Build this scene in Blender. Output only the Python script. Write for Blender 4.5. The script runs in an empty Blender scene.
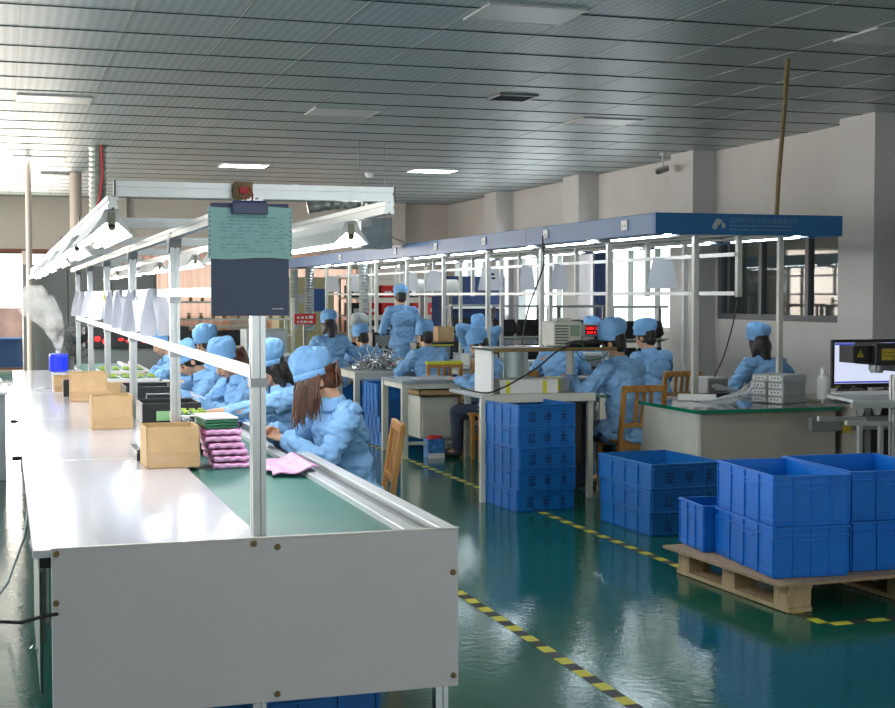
import bpy, bmesh, math, random
from mathutils import Vector, Matrix, Euler, noise
sc = bpy.context.scene
COL = sc.collection
V = Vector
random.seed(7)

# ---------------------------------------------------------------- camera, world, exposure, big lights
cam_d = bpy.data.cameras.new('camera')
cam_d.sensor_fit = 'HORIZONTAL'; cam_d.sensor_width = 36.0
cam_d.lens = 1400.0 / 895.0 * 36.0
cam_d.clip_end = 300
cam = bpy.data.objects.new('camera', cam_d); COL.objects.link(cam)
cam.location = (0, 0, 1.6)
cam.rotation_euler = (math.radians(90 - 2.4132), 0, math.radians(-17.5628))
sc.camera = cam
sc.view_settings.view_transform = 'Standard'
sc.view_settings.look = 'None'
sc.view_settings.gamma = 1.0
sc.view_settings.use_curve_mapping = False
sc.view_settings.exposure = 0.06
sc.cycles.use_denoising = True
sc.cycles.max_bounces = 7
sc.cycles.diffuse_bounces = 4
sc.cycles.glossy_bounces = 4
sc.cycles.transmission_bounces = 6
sc.cycles.volume_bounces = 3
sc.cycles.sample_clamp_indirect = 4.0
sc.cycles.caustics_reflective = False
sc.cycles.caustics_refractive = False

W = bpy.data.worlds.new('world'); sc.world = W; W.use_nodes = True
bgn = W.node_tree.nodes['Background']
bgn.inputs['Color'].default_value = (0.90, 0.95, 1.0, 1)
bgn.inputs['Strength'].default_value = 4.0

def area(name, loc, rot, sx, sy, power, col):
    l = bpy.data.lights.new(name, 'AREA'); l.shape = 'RECTANGLE'; l.size = sx; l.size_y = sy
    l.energy = power; l.color = col
    o = bpy.data.objects.new(name, l); COL.objects.link(o)
    o.location = loc; o.rotation_euler = rot
    return o
R = math.radians
# daylight standing in the window openings; the one behind is added front fill
area('daylight_window_back', (-0.6, 30.3, 1.6), (R(90), 0, R(180)), 3.6, 2.2, 330, (1.0, 0.86, 0.74))
area('daylight_window_left', (-3.85, 20.5, 1.9), (0, R(-90), 0), 1.8, 10.0, 620, (1.0, 0.90, 0.80))
area('daylight_window_left_near', (-3.85, 7.5, 1.9), (0, R(-90), 0), 1.8, 7.0, 200, (0.93, 0.95, 1.0))
area('daylight_window_behind', (4.0, -2.85, 1.8), (R(90), 0, 0), 6.0, 1.6, 42, (0.98, 0.96, 1.0))  # added lamp behind the camera, brightens surfaces facing the viewer
area('daylight_window_right', (9.6, 24.3, 1.9), (0, R(90), 0), 1.4, 8.0, 120, (0.92, 0.96, 1.0))

# ---------------------------------------------------------------- materials
MATS = {}
def mat(name, col, rough=0.5, metal=0.0, var=0.0, vscale=8.0, bump=0.0, bscale=60.0, emit=None, estr=0.0, spec=0.5, alpha=1.0, trans=0.0, coat=0.0, sss=0.0):
    if name in MATS: return MATS[name]
    m = bpy.data.materials.new(name); m.use_nodes = True
    nt = m.node_tree; b = nt.nodes['Principled BSDF']
    b.inputs['Base Color'].default_value = (*col, 1)
    b.inputs['Roughness'].default_value = rough
    b.inputs['Metallic'].default_value = metal
    b.inputs['Specular IOR Level'].default_value = spec
    b.inputs['Alpha'].default_value = alpha
    b.inputs['Transmission Weight'].default_value = trans
    b.inputs['Coat Weight'].default_value = coat
    if sss: b.inputs['Subsurface Weight'].default_value = sss; b.inputs['Subsurface Radius'].default_value = (.02, .008, .004)
    tc = nt.nodes.new('ShaderNodeTexCoord')
    if var > 0:
        n = nt.nodes.new('ShaderNodeTexNoise'); n.inputs['Scale'].default_value = vscale; n.inputs['Detail'].default_value = 4
        nt.links.new(tc.outputs['Object'], n.inputs['Vector'])
        r = nt.nodes.new('ShaderNodeValToRGB')
        r.color_ramp.elements[0].position = .3; r.color_ramp.elements[1].position = .7
        r.color_ramp.elements[0].color = (*[max(0, c * (1 - var)) for c in col], 1)
        r.color_ramp.elements[1].color = (*[min(1, c * (1 + var)) for c in col], 1)
        nt.links.new(n.outputs['Fac'], r.inputs['Fac']); nt.links.new(r.outputs['Color'], b.inputs['Base Color'])
    if bump > 0:
        n2 = nt.nodes.new('ShaderNodeTexNoise'); n2.inputs['Scale'].default_value = bscale; n2.inputs['Detail'].default_value = 3
        nt.links.new(tc.outputs['Object'], n2.inputs['Vector'])
        bp = nt.nodes.new('ShaderNodeBump'); bp.inputs['Strength'].default_value = bump; bp.inputs['Distance'].default_value = .01
        nt.links.new(n2.outputs['Fac'], bp.inputs['Height']); nt.links.new(bp.outputs['Normal'], b.inputs['Normal'])
    if emit:
        b.inputs['Emission Color'].default_value = (*emit, 1); b.inputs['Emission Strength'].default_value = estr
    MATS[name] = m
    return m

def wood_mat(name, c1, c2, rough=.45):
    m = mat(name, c1, rough)
    nt = m.node_tree; b = nt.nodes['Principled BSDF']
    tc = nt.nodes.new('ShaderNodeTexCoord'); mp = nt.nodes.new('ShaderNodeMapping'); mp.inputs['Scale'].default_value = (14, 14, 2)
    n = nt.nodes.new('ShaderNodeTexNoise'); n.inputs['Scale'].default_value = 3; n.inputs['Detail'].default_value = 6; n.inputs['Distortion'].default_value = 1.2
    r = nt.nodes.new('ShaderNodeValToRGB'); r.color_ramp.elements[0].position = .35; r.color_ramp.elements[1].position = .68
    r.color_ramp.elements[0].color = (*c2, 1); r.color_ramp.elements[1].color = (*c1, 1)
    nt.links.new(tc.outputs['Object'], mp.inputs['Vector']); nt.links.new(mp.outputs[0], n.inputs['Vector'])
    nt.links.new(n.outputs['Fac'], r.inputs['Fac']); nt.links.new(r.outputs['Color'], b.inputs['Base Color'])
    return m

M = dict(
    wall=mat('wall_paint', (.62, .59, .57), .75, var=.04, vscale=1.5),
    wall_beige=mat('wall_paint_warm', (.60, .53, .48), .75, var=.04, vscale=1.5),
    pillar=mat('pillar_paint', (.62, .60, .59), .7, var=.03, vscale=1.2),
    frame_dark=mat('window_frame_dark', (.05, .05, .055), .45),
    frame_grey=mat('window_frame_grey', (.12, .125, .14), .45, metal=.2),
    frame_red=mat('door_frame_red', (.22, .08, .05), .5),
    alu=mat('aluminium', (.50, .52, .52), .32, metal=.75, var=.05, vscale=20),
    rail_alu=mat('rail_aluminium', (.66, .68, .68), .35, metal=.25),
    alu_dark=mat('aluminium_slot', (.16, .17, .17), .5, metal=.6),
    steel=mat('steel_grey', (.30, .31, .32), .38, metal=.7, var=.1, vscale=9),
    white_lam=mat('white_laminate', (.62, .62, .69), .16, var=.02, vscale=3, coat=.3),
    panel=mat('panel_laminate', (.62, .585, .62), .42, var=.03, vscale=2.5),
    panel_edge=mat('panel_edge', (.62, .60, .56), .5),
    belt=mat('green_belt', (.026, .14, .112), .42, var=.08, vscale=5, bump=.05, bscale=200),
    white=mat('white_paint', (.75, .75, .75), .4),
    cream=mat('cream_enamel', (.60, .60, .53), .42, var=.05, vscale=6),
    cream_dark=mat('beige_enamel', (.38, .36, .30), .5, var=.08, vscale=3),
    post=mat('painted_post', (.60, .60, .56), .4, var=.03),
    blue_fascia=mat('blue_canopy_paint', (.011, .125, .33), .38, var=.12, vscale=2.5),
    crate=mat('blue_crate_plastic', (.002, .165, .66), .38, var=.06, vscale=6),
    crate_old=mat('blue_crate_plastic_old', (.005, .14, .46), .42, var=.08, vscale=6),
    paint_mark=mat('faded_paint', (.004, .035, .13), .6),
    ink=mat('marker_ink', (.008, .012, .04), .6),
    card=mat('cardboard', (.56, .36, .18), .8, var=.07, vscale=12, bump=.05, bscale=90),
    card_dark=mat('cardboard_inside', (.46, .31, .14), .85, var=.06, vscale=12),
    tape_clear=mat('packing_tape', (.52, .33, .17), .22),
    yellow=mat('yellow_tape', (.58, .55, .05), .45, var=.1, vscale=25),
    tape_black=mat('black_tape', (.018, .02, .022), .45, var=.2, vscale=25),
    black=mat('black_plastic', (.012, .012, .014), .38),
    black_soft=mat('black_rubber', (.02, .02, .02), .7),
    black_bag=mat('black_bag', (.014, .014, .016), .22, bump=.9, bscale=14),
    cloth=mat('blue_smock_cloth', (.22, .43, .72), .85, var=.05, vscale=7, bump=.55, bscale=11),
    cap=mat('blue_cap_cloth', (.22, .46, .80), .85, var=.05, vscale=9, bump=.5, bscale=18),
    skin=mat('skin', (.60, .34, .22), .55, sss=.06),
    hair=mat('dark_hair', (.014, .010, .009), .42, bump=.3, bscale=120),
    hair_brown=mat('brown_hair', (.085, .028, .012), .42, var=.5, vscale=14, bump=.3, bscale=120),
    trouser=mat('dark_trouser', (.025, .04, .07), .85, var=.1),
    shoe=mat('shoe_dark', (.03, .03, .035), .5),
    teal=mat('teal_shirt', (.05, .40, .38), .8),
    mask=mat('white_mask', (.75, .78, .80), .8),
    lens=mat('eye_dark', (.02, .015, .012), .2),
    lip=mat('lip', (.42, .16, .12), .5),
    paper=mat('white_paper', (.78, .79, .84), .7, var=.02),
    paper_cyan=mat('cyan_form_paper', (.42, .74, .75), .55, var=.04, vscale=30),
    navy=mat('navy_board', (.075, .10, .185), .5, var=.06, vscale=4),
    navy_clip=mat('navy_clip', (.02, .04, .16), .3),
    pink=mat('pink_antistatic', (.62, .17, .42), .35, bump=.6, bscale=40, var=.1, vscale=16),
    pink_light=mat('pink_bubble_bag', (.85, .45, .72), .4, bump=.8, bscale=70, var=.08, vscale=18),
    pcb=mat('green_board', (.01, .11, .05), .35),
    foam=mat('white_foam', (.75, .75, .73), .8),
    lime=mat('lime_component', (.42, .55, .06), .5, var=.3, vscale=60),
    blue_bright=mat('bright_blue_plastic', (.01, .03, .72), .3),
    red=mat('red_plastic', (.55, .02, .02), .4),
    orange=mat('orange_lens', (.9, .22, .02), .3, emit=(1, .25, .03), estr=1.0),
    green_l=mat('green_lens', (.05, .6, .25), .3, emit=(.1, .8, .4), estr=.9),
    red_led=mat('red_led', (.3, 0, 0), .4, emit=(1, .02, .02), estr=2.5),
    pipe=mat('beige_pipe', (.45, .38, .33), .5),
    pipe_white=mat('white_pipe', (.60, .52, .46), .5),
    brass=mat('brown_pole', (.20, .13, .045), .5, var=.25, vscale=30),
    silver=mat('silver_foil_duct', (.55, .55, .52), .28, metal=.8),
    galv=mat('galvanised_steel', (.50, .56, .58), .42, metal=.4, var=.15, vscale=10),
    hose=mat('grey_flexible_hose', (.40, .43, .42), .4, metal=.35),
    machine=mat('grey_machine', (.19, .20, .20), .5, var=.06, vscale=3),
    machine_light=mat('light_grey_case', (.42, .45, .46), .45, var=.05),
    glass_green=mat('green_glass_edge', (.0, .16, .09), .15),
    glasstop=mat('glass_desktop', (.07, .085, .08), .08, coat=.6),
    desk_top=mat('grey_desk_top', (.30, .34, .36), .3, var=.06, vscale=6),
    tub=mat('tub_print', (.05, .20, .50), .4, var=.5, vscale=18),
    sheet_yel=mat('yellow_strip', (.70, .66, .03), .5),
    fan_black=mat('fan_black', (.02, .022, .024), .4),
    ply=wood_mat('pallet_plywood', (.42, .31, .20), (.30, .21, .13), .7),
    pine=wood_mat('pallet_pine', (.52, .40, .23), (.38, .27, .14), .7),
    chair=wood_mat('chair_wood', (.50, .25, .06), (.33, .14, .03), .35),
    tube=mat('tube_light', (1, 1, 1), .4, emit=(.95, .98, 1.0), estr=45.0),
    tube_canopy=mat('canopy_tube_light', (1, 1, 1), .4, emit=(.82, .93, 1.0), estr=24.0),
    refl=mat('white_reflector', (.85, .86, .85), .3),
    diffuser=mat('lit_diffuser', (1, 1, 1), .4, emit=(1.0, .95, .86), estr=13.0),
    diffuser_off=mat('unlit_diffuser', (.55, .56, .55), .35),
    grille=mat('grille_dark', (.10, .11, .11), .5),
    bracket=mat('olive_bracket', (.42, .41, .30), .45),
    screen=mat('lit_screen', (.6, .65, .8), .3, emit=(.72, .78, 1.0), estr=.75),
    screen_bar=mat('screen_bar', (.05, .06, .4), .3, emit=(.10, .12, .75), estr=.5),
    amber=mat('amber_label', (.45, .33, .02), .4, var=.3, vscale=40),
    fabric_grey=mat('grey_rag', (.16, .14, .14), .9, var=.3, vscale=12, bump=.6, bscale=25),
    curtain=mat('pink_curtain', (.70, .40, .30), .9),
    curtain_blue=mat('navy_curtain', (.015, .035, .11), .85),
    cable=mat('black_cable', (.01, .01, .012), .5),
    cable_white=mat('white_cable', (.62, .65, .68), .5),
    cable_red=mat('red_cable', (.55, .03, .04), .5),
    green_dark=mat('dark_green_board', (.02, .06, .05), .4),
    letters=mat('silver_lettering', (.14, .26, .38), .45),
    logo=mat('logo_silver', (.42, .46, .45), .4),
    metal_bits=mat('zinc_parts', (.50, .52, .54), .25, metal=.8, var=.4, vscale=60),
    outside=mat('outside_brick', (.55, .33, .27), .9, var=.3, vscale=2),
    outside_blue=mat('outside_blue', (.04, .10, .28), .8),
)

# ---------------------------------------------------------------- mesh helpers
class MB:
    def __init__(s): s.bm = bmesh.new(); s.mi = 0
    def _fin(s, vs):
        if s.mi:
            fs = set()
            for v in vs: fs.update(v.link_faces)
            for f in fs: f.material_index = s.mi
        return s
    def box(s, c, d, rot=None):
        m = Matrix.Translation(c)
        if rot is not None: m = m @ (rot.to_4x4() if isinstance(rot, Matrix) else Euler(rot).to_matrix().to_4x4())
        r = bmesh.ops.create_cube(s.bm, size=1, matrix=m @ Matrix.Diagonal((d[0], d[1], d[2], 1)))
        return s._fin(r['verts'])
    def bb(s, x0, x1, y0, y1, z0, z1):
        return s.box(((x0 + x1) / 2, (y0 + y1) / 2, (z0 + z1) / 2), (abs(x1 - x0), abs(y1 - y0), abs(z1 - z0)))
    def cyl(s, p0, p1, r, r2=None, seg=14, caps=True):
        p0 = V(p0); p1 = V(p1); d = p1 - p0; L = d.length
        if L < 1e-6: return s
        m = Matrix.Translation((p0 + p1) / 2) @ d.to_track_quat('Z', 'Y').to_matrix().to_4x4()
        rr = bmesh.ops.create_cone(s.bm, cap_ends=caps, segments=seg, radius1=r, radius2=r if r2 is None else r2, depth=L, matrix=m)
        return s._fin(rr['verts'])
    def sph(s, c, r, sc3=(1, 1, 1), rot=None, u=14, v=9):
        m = Matrix.Translation(c)
        if rot is not None: m = m @ (rot.to_4x4() if isinstance(rot, Matrix) else Euler(rot).to_matrix().to_4x4())
        rr = bmesh.ops.create_uvsphere(s.bm, u_segments=u, v_segments=v, radius=r, matrix=m @ Matrix.Diagonal((*sc3, 1)))
        return s._fin(rr['verts'])
    def cap2(s, p0, r0, p1, r1, seg=12):
        s.sph(p0, r0, u=seg, v=8); s.sph(p1, r1, u=seg, v=8); return s.cyl(p0, p1, r0, r1, seg)
    def bar(s, p0, p1, w, h, up=(0, 0, 1)):
        p0 = V(p0); p1 = V(p1); d = (p1 - p0); L = d.length; d.normalize(); up = V(up)
        if abs(d.dot(up)) > .99: up = V((0, 1, 0))
        x = d.cross(up).normalized(); z = x.cross(d)
        m = Matrix((x, d, z)).transposed().to_4x4(); m.translation = (p0 + p1) / 2
        rr = bmesh.ops.create_cube(s.bm, size=1, matrix=m @ Matrix.Diagonal((w, L, h, 1)))
        return s._fin(rr['verts'])
    def prism(s, pts, p0, p1, up=(0, 0, 1)):
        """extrude a closed 2D outline from p0 to p1"""
        p0 = V(p0); p1 = V(p1); d = (p1 - p0).normalized(); up = V(up)
        if abs(d.dot(up)) > .99: up = V((0, 1, 0))
        x = d.cross(up).normalized(); z = x.cross(d)
        a = [s.bm.verts.new(p0 + x * q[0] + z * q[1]) for q in pts]
        b = [s.bm.verts.new(p1 + x * q[0] + z * q[1]) for q in pts]
        n = len(pts)
        for i in range(n): s.bm.faces.new((a[i], a[(i + 1) % n], b[(i + 1) % n], b[i]))
        s.bm.faces.new(a[::-1]); s.bm.faces.new(b)
        return s._fin(a + b)
    def slot(s, p0, p1, w=.04, h=.04, up=(0, 0, 1)):
        """slotted extruded profile"""
        a = w / 2; b = h / 2; g = .12 * w; d = .14 * w; gh = .12 * h
        pts = [(-a, -b), (-g, -b), (-g, -b + d), (g, -b + d), (g, -b), (a, -b), (a, -gh), (a - d, -gh), (a - d, gh), (a, gh), (a, b), (g, b), (g, b - d), (-g, b - d), (-g, b), (-a, b), (-a, gh), (-a + d, gh), (-a + d, -gh), (-a, -gh)]
        return s.prism(pts, p0, p1, up)
    def tube(s, pts, r, seg=8, closed=False):
        pts = [V(p) for p in pts]; n = len(pts); rings = []; prev = None
        for i, p in enumerate(pts):
            t = ((pts[min(i + 1, n - 1)] - pts[max(i - 1, 0)]) if not closed else (pts[(i + 1) % n] - pts[i - 1])).normalized()
            if prev is None:
                x = t.cross(V((0, 0, 1)) if abs(t.z) < .9 else V((1, 0, 0))).normalized()
            else:
                x = (prev - t * prev.dot(t)).normalized()
            prev = x; y = t.cross(x)
            rr = r[i] if isinstance(r, (list, tuple)) else r
            rings.append([s.bm.verts.new(p + (x * math.cos(k / seg * 2 * math.pi) + y * math.sin(k / seg * 2 * math.pi)) * rr) for k in range(seg)])
        m = n if closed else n - 1
        for i in range(m):
            a, b = rings[i], rings[(i + 1) % n]
            for k in range(seg): s.bm.faces.new((a[k], a[(k + 1) % seg], b[(k + 1) % seg], b[k]))
        if not closed: s.bm.faces.new(rings[0][::-1]); s.bm.faces.new(rings[-1])
        return s._fin([v for q in rings for v in q])
    def lathe(s, prof, c=(0, 0, 0), seg=20, rot=None):
        m = Matrix.Translation(c)
        if rot is not None: m = m @ Euler(rot).to_matrix().to_4x4()
        rings = [[s.bm.verts.new(m @ V((r * math.cos(k / seg * 2 * math.pi), r * math.sin(k / seg * 2 * math.pi), z))) for k in range(seg)] for r, z in prof]
        for i in range(len(rings) - 1):
            a, b = rings[i], rings[i + 1]
            for k in range(seg): s.bm.faces.new((a[k], a[(k + 1) % seg], b[(k + 1) % seg], b[k]))
        if prof[0][0] > 1e-4: s.bm.faces.new(rings[0][::-1])
        if prof[-1][0] > 1e-4: s.bm.faces.new(rings[-1])
        return s._fin([v for q in rings for v in q])
    def grid(s, f, nu, nv):
        g = [[s.bm.verts.new(f(i / nu, j / nv)) for j in range(nv + 1)] for i in range(nu + 1)]
        for i in range(nu):
            for j in range(nv): s.bm.faces.new((g[i][j], g[i + 1][j], g[i + 1][j + 1], g[i][j + 1]))
        return s._fin([v for q in g for v in q])
    def openbox(s, c, d, t, rot=0):
        """open-topped box: c = centre of the base, d = outer size"""
        Rm = Matrix.Translation(c) @ Matrix.Rotation(rot, 4, 'Z')
        x, y, z = d
        for (cx, cy, cz, dx, dy, dz) in ((0, 0, t / 2, x, y, t), (-x / 2 + t / 2, 0, z / 2, t, y, z), (x / 2 - t / 2, 0, z / 2, t, y, z), (0, -y / 2 + t / 2, z / 2, x, t, z), (0, y / 2 - t / 2, z / 2, x, t, z)):
            bmesh.ops.create_cube(s.bm, size=1, matrix=Rm @ Matrix.Translation((cx, cy, cz)) @ Matrix.Diagonal((dx, dy, dz, 1)))
        return s

ROOTM = {}
def finish(o, bevel=0, solid=0, smooth=False, seg=2):
    if solid:
        md = o.modifiers.new('thickness', 'SOLIDIFY'); md.thickness = solid; md.offset = 0
    if bevel:
        md = o.modifiers.new('edge', 'BEVEL'); md.width = bevel; md.segments = seg; md.limit_method = 'ANGLE'; md.angle_limit = R(40)
    return o
def obj(name, mb, mats, parent=None, bevel=0, solid=0, smooth=False, local=False, kind=None, label=None):
    """link one mesh; world-space geometry unless local=True"""
    bm = mb.bm
    bmesh.ops.recalc_face_normals(bm, faces=bm.faces)
    me = bpy.data.meshes.new(name)
    if smooth:
        for f in bm.faces: f.smooth = True
    bm.to_mesh(me); bm.free()
    if not isinstance(mats, (list, tuple)): mats = [mats]
    for m in mats: me.materials.append(m)
    o = bpy.data.objects.new(name, me); COL.objects.link(o)
    if parent is None:
        if not local:
            xs = [v.co for v in me.vertices]
            c = V(((min(v.x for v in xs) + max(v.x for v in xs)) / 2, (min(v.y for v in xs) + max(v.y for v in xs)) / 2, min(v.z for v in xs)))
            me.transform(Matrix.Translation(-c)); o.location = c
            ROOTM[o.name] = Matrix.Translation(c)
        else: ROOTM[o.name] = Matrix.Identity(4)
    else:
        o.parent = parent
        if not local:
            me.transform(ROOTM[parent.name].inverted())
        ROOTM[o.name] = ROOTM[parent.name]
    if kind: o['kind'] = kind
    if label: o['label'] = label
    return finish(o, bevel, solid)
def tag(o, label, cat, group=None, kind=None):
    o['label'] = label; o['category'] = cat
    if group: o['group'] = group
    if kind: o['kind'] = kind
    return o
def thing(name, label, cat, loc=(0, 0, 0), rz=0, group=None):
    o = bpy.data.objects.new(name, None); COL.objects.link(o); o.empty_display_size = .1
    o.location = loc; o.rotation_euler = (0, 0, rz)
    ROOTM[o.name] = Matrix.Translation(loc) @ Matrix.Rotation(rz, 4, 'Z')
    return tag(o, label, cat, group)
def struct(name, mb, m, **k): return obj(name, mb, m, kind='structure', **k)
CH = {}
def kids(o):
    return [c for c in COL.objects if c.parent == o]
def dup(o, loc, rz, label, group=None, parts=True):
    """copy a thing with copies of its parts and sub-parts"""
    r = o.copy(); COL.objects.link(r); r.location = loc; r.rotation_euler = (0, 0, rz)
    ROOTM[r.name] = Matrix.Translation(loc) @ Matrix.Rotation(rz, 4, 'Z')
    r['label'] = label
    if group: r['group'] = group
    if parts:
        for ch in kids(o):
            c = ch.copy(); COL.objects.link(c); c.parent = r
            for g in kids(ch):
                d = g.copy(); COL.objects.link(d); d.parent = c
    return r
def text_obj(name, s, size, loc, rot, m, parent=None, ext=.0006):
    c = bpy.data.curves.new(name, 'FONT'); c.body = s; c.size = size; c.extrude = ext; c.align_x = 'LEFT'; c.resolution_u = 2
    t = bpy.data.objects.new(name, c); COL.objects.link(t)
    dg = bpy.context.evaluated_depsgraph_get()
    me = bpy.data.meshes.new_from_object(t.evaluated_get(dg))
    bpy.data.objects.remove(t); bpy.data.curves.remove(c)
    me.transform(Matrix.Translation(loc) @ Euler(rot).to_matrix().to_4x4())
    me.materials.clear(); me.materials.append(m)
    o = bpy.data.objects.new(name, me); COL.objects.link(o)
    if parent:
        o.parent = parent; me.transform(ROOTM[parent.name].inverted()); ROOTM[o.name] = ROOTM[parent.name]
    return o
def dash_text(name, x0, x1, y, z, h, m, parent, seed=1, gap=.5):
    g = MB(); q = random.Random(seed); x = x0
    while x < x1:
        w = q.uniform(.6, 1.4) * h
        g.bb(x, min(x + w, x1), y - .0006, y, z, z + h * q.uniform(.6, 1)); x += w + h * gap
    return obj(name, g, m, parent)
def shift_new(before, d, skip=()):
    for o in COL.objects:
        if o.name not in before and o.parent is None and o.name not in skip: o.location = V(o.location) + V(d)
ORD = ['nearest', 'second nearest', 'third nearest', 'fourth nearest', 'fifth nearest', 'sixth nearest', 'seventh nearest', 'eighth nearest', 'ninth nearest', 'tenth nearest']
PI = math.pi

for _k, _col, _f in (('curtain', (.95, .62, .50, 1), .6), ('paper', (.9, .9, .95, 1), .35)):
    _c = M[_k]; _nt = _c.node_tree; _b = _nt.nodes['Principled BSDF']
    _t = _nt.nodes.new('ShaderNodeBsdfTranslucent'); _t.inputs[0].default_value = _col
    _x = _nt.nodes.new('ShaderNodeMixShader'); _x.inputs[0].default_value = _f
    _nt.links.new(_b.outputs[0], _x.inputs[1]); _nt.links.new(_t.outputs[0], _x.inputs[2])
    _nt.links.new(_x.outputs[0], _nt.nodes['Material Output'].inputs['Surface'])
# ================================================================ THE SETTING
ZC = 3.65; XL, XR = -4.0, 9.7; YN, YF = -3.0, 30.6
def nodes_mat(name):
    m = bpy.data.materials.new(name); m.use_nodes = True
    return m, m.node_tree, m.node_tree.nodes['Principled BSDF']
# floor: glossy green epoxy
fm, nt, b = nodes_mat('green_epoxy_floor')
tc = nt.nodes.new('ShaderNodeTexCoord')
n = nt.nodes.new('ShaderNodeTexNoise'); n.inputs['Scale'].default_value = 1.1; n.inputs['Detail'].default_value = 5
nt.links.new(tc.outputs['Object'], n.inputs['Vector'])
r = nt.nodes.new('ShaderNodeValToRGB'); r.color_ramp.elements[0].position = .3; r.color_ramp.elements[1].position = .75
r.color_ramp.elements[0].color = (.007, .085, .06, 1); r.color_ramp.elements[1].color = (.012, .115, .082, 1)
nt.links.new(n.outputs['Fac'], r.inputs['Fac']); nt.links.new(r.outputs['Color'], b.inputs['Base Color'])
mp = nt.nodes.new('ShaderNodeMapping'); mp.inputs['Scale'].default_value = (3, .8, 1)
n2 = nt.nodes.new('ShaderNodeTexNoise'); n2.inputs['Scale'].default_value = 5; n2.inputs['Detail'].default_value = 6; n2.inputs['Roughness'].default_value = .6
nt.links.new(tc.outputs['Object'], mp.inputs['Vector']); nt.links.new(mp.outputs[0], n2.inputs['Vector'])
r2 = nt.nodes.new('ShaderNodeMapRange'); r2.inputs['To Min'].default_value = .07; r2.inputs['To Max'].default_value = .17
nt.links.new(n2.outputs['Fac'], r2.inputs['Value']); nt.links.new(r2.outputs[0], b.inputs['Roughness'])
n3 = nt.nodes.new('ShaderNodeTexNoise'); n3.inputs['Scale'].default_value = 26; n3.inputs['Detail'].default_value = 3
nt.links.new(tc.outputs['Object'], n3.inputs['Vector'])
bp = nt.nodes.new('ShaderNodeBump'); bp.inputs['Strength'].default_value = .12; bp.inputs['Distance'].default_value = .01
nt.links.new(n3.outputs['Fac'], bp.inputs['Height']); nt.links.new(bp.outputs['Normal'], b.inputs['Normal'])
b.inputs['Specular IOR Level'].default_value = .48
struct('floor', MB().bb(XL, XR + 4, YN, YF, -.1, 0), fm)

# ceiling: perforated metal tiles
TX, TY, OX, OY = .78, .86, .135, .95
cm, nt, b = nodes_mat('perforated_metal_ceiling')
tc = nt.nodes.new('ShaderNodeTexCoord')
mp = nt.nodes.new('ShaderNodeMapping'); mp.inputs['Scale'].default_value = (1, 1, 1)
nt.links.new(tc.outputs['Object'], mp.inputs['Vector'])
sx = nt.nodes.new('ShaderNodeSeparateXYZ'); nt.links.new(mp.outputs[0], sx.inputs[0])
def mth(op, a, bb=None, c=None):
    q = nt.nodes.new('ShaderNodeMath'); q.operation = op
    for i, v in enumerate((a, bb, c)):
        if v is None: continue
        if isinstance(v, (int, float)): q.inputs[i].default_value = v
        else: nt.links.new(v, q.inputs[i])
    return q.outputs[0]
# dots pattern in diamonds: product of sines
u = mth('SINE', mth('MULTIPLY', mth('ADD', sx.outputs[0], sx.outputs[1]), 2 * PI / .15))
v = mth('SINE', mth('MULTIPLY', mth('SUBTRACT', sx.outputs[0], sx.outputs[1]), 2 * PI / .15))
dots = mth('GREATER_THAN', mth('MULTIPLY', u, v), .18)
wn = nt.nodes.new('ShaderNodeTexWhiteNoise'); wn.noise_dimensions = '2D'
cx = nt.nodes.new('ShaderNodeCombineXYZ')
nt.links.new(mth('FLOOR', mth('DIVIDE', mth('SUBTRACT', sx.outputs[0], OX), TX)), cx.inputs[0])
nt.links.new(mth('FLOOR', mth('DIVIDE', mth('SUBTRACT', sx.outputs[1], OY), TY)), cx.inputs[1])
nt.links.new(cx.outputs[0], wn.inputs['Vector'])
mx = nt.nodes.new('ShaderNodeMix'); mx.data_type = 'RGBA'
mx.inputs['A'].default_value = (.43, .485, .50, 1); mx.inputs['B'].default_value = (.27, .33, .345, 1)
nt.links.new(mth('MULTIPLY', dots, .85), mx.inputs['Factor'])
hs = nt.nodes.new('ShaderNodeHueSaturation')
nt.links.new(mx.outputs['Result'], hs.inputs['Color'])
nt.links.new(mth('ADD', mth('MULTIPLY', wn.outputs['Value'], .14), .93), hs.inputs['Value'])
nt.links.new(hs.outputs['Color'], b.inputs['Base Color'])
b.inputs['Metallic'].default_value = .30; b.inputs['Roughness'].default_value = .42
ceil = MB().bb(XL, XR, YN, YF, ZC, ZC + .12)
struct('ceiling', ceil, cm)
g = MB()
y = OY
while y < YF:
    if y > YN: g.bb(XL, XR, y - .007, y + .007, ZC - .006, ZC + .01)
    y += TY
struct('trim_1', g, mat('ceiling_seam_dark', (.035, .04, .04), .6))
g = MB()
x = OX - 5 * TX
while x < XR:
    if x > XL: g.bb(x - .005, x + .005, YN, YF, ZC - .004, ZC + .01)
    x += TX
struct('trim_2', g, mat('ceiling_seam_metal', (.30, .32, .32), .42, metal=.7))

def wall_with_holes(name, axis, pos, th, a0, a1, holes, m, z1=ZC):
    """holes: (a_start, a_end, z_start, z_end) sorted along the wall"""
    g = MB()
    def seg(p0, p1, q0, q1):
        if p1 - p0 < 1e-4 or q1 - q0 < 1e-4: return
        if axis == 'X': g.bb(min(pos, pos + th), max(pos, pos + th), p0, p1, q0, q1)
        else: g.bb(p0, p1, min(pos, pos + th), max(pos, pos + th), q0, q1)
    c = a0
    for (h0, h1, q0, q1) in holes:
        seg(c, h0, 0, z1); seg(h0, h1, 0, q0); seg(h0, h1, q1, z1); c = h1
    seg(c, a1, 0, z1)
    return struct(name, g, m)

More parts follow.
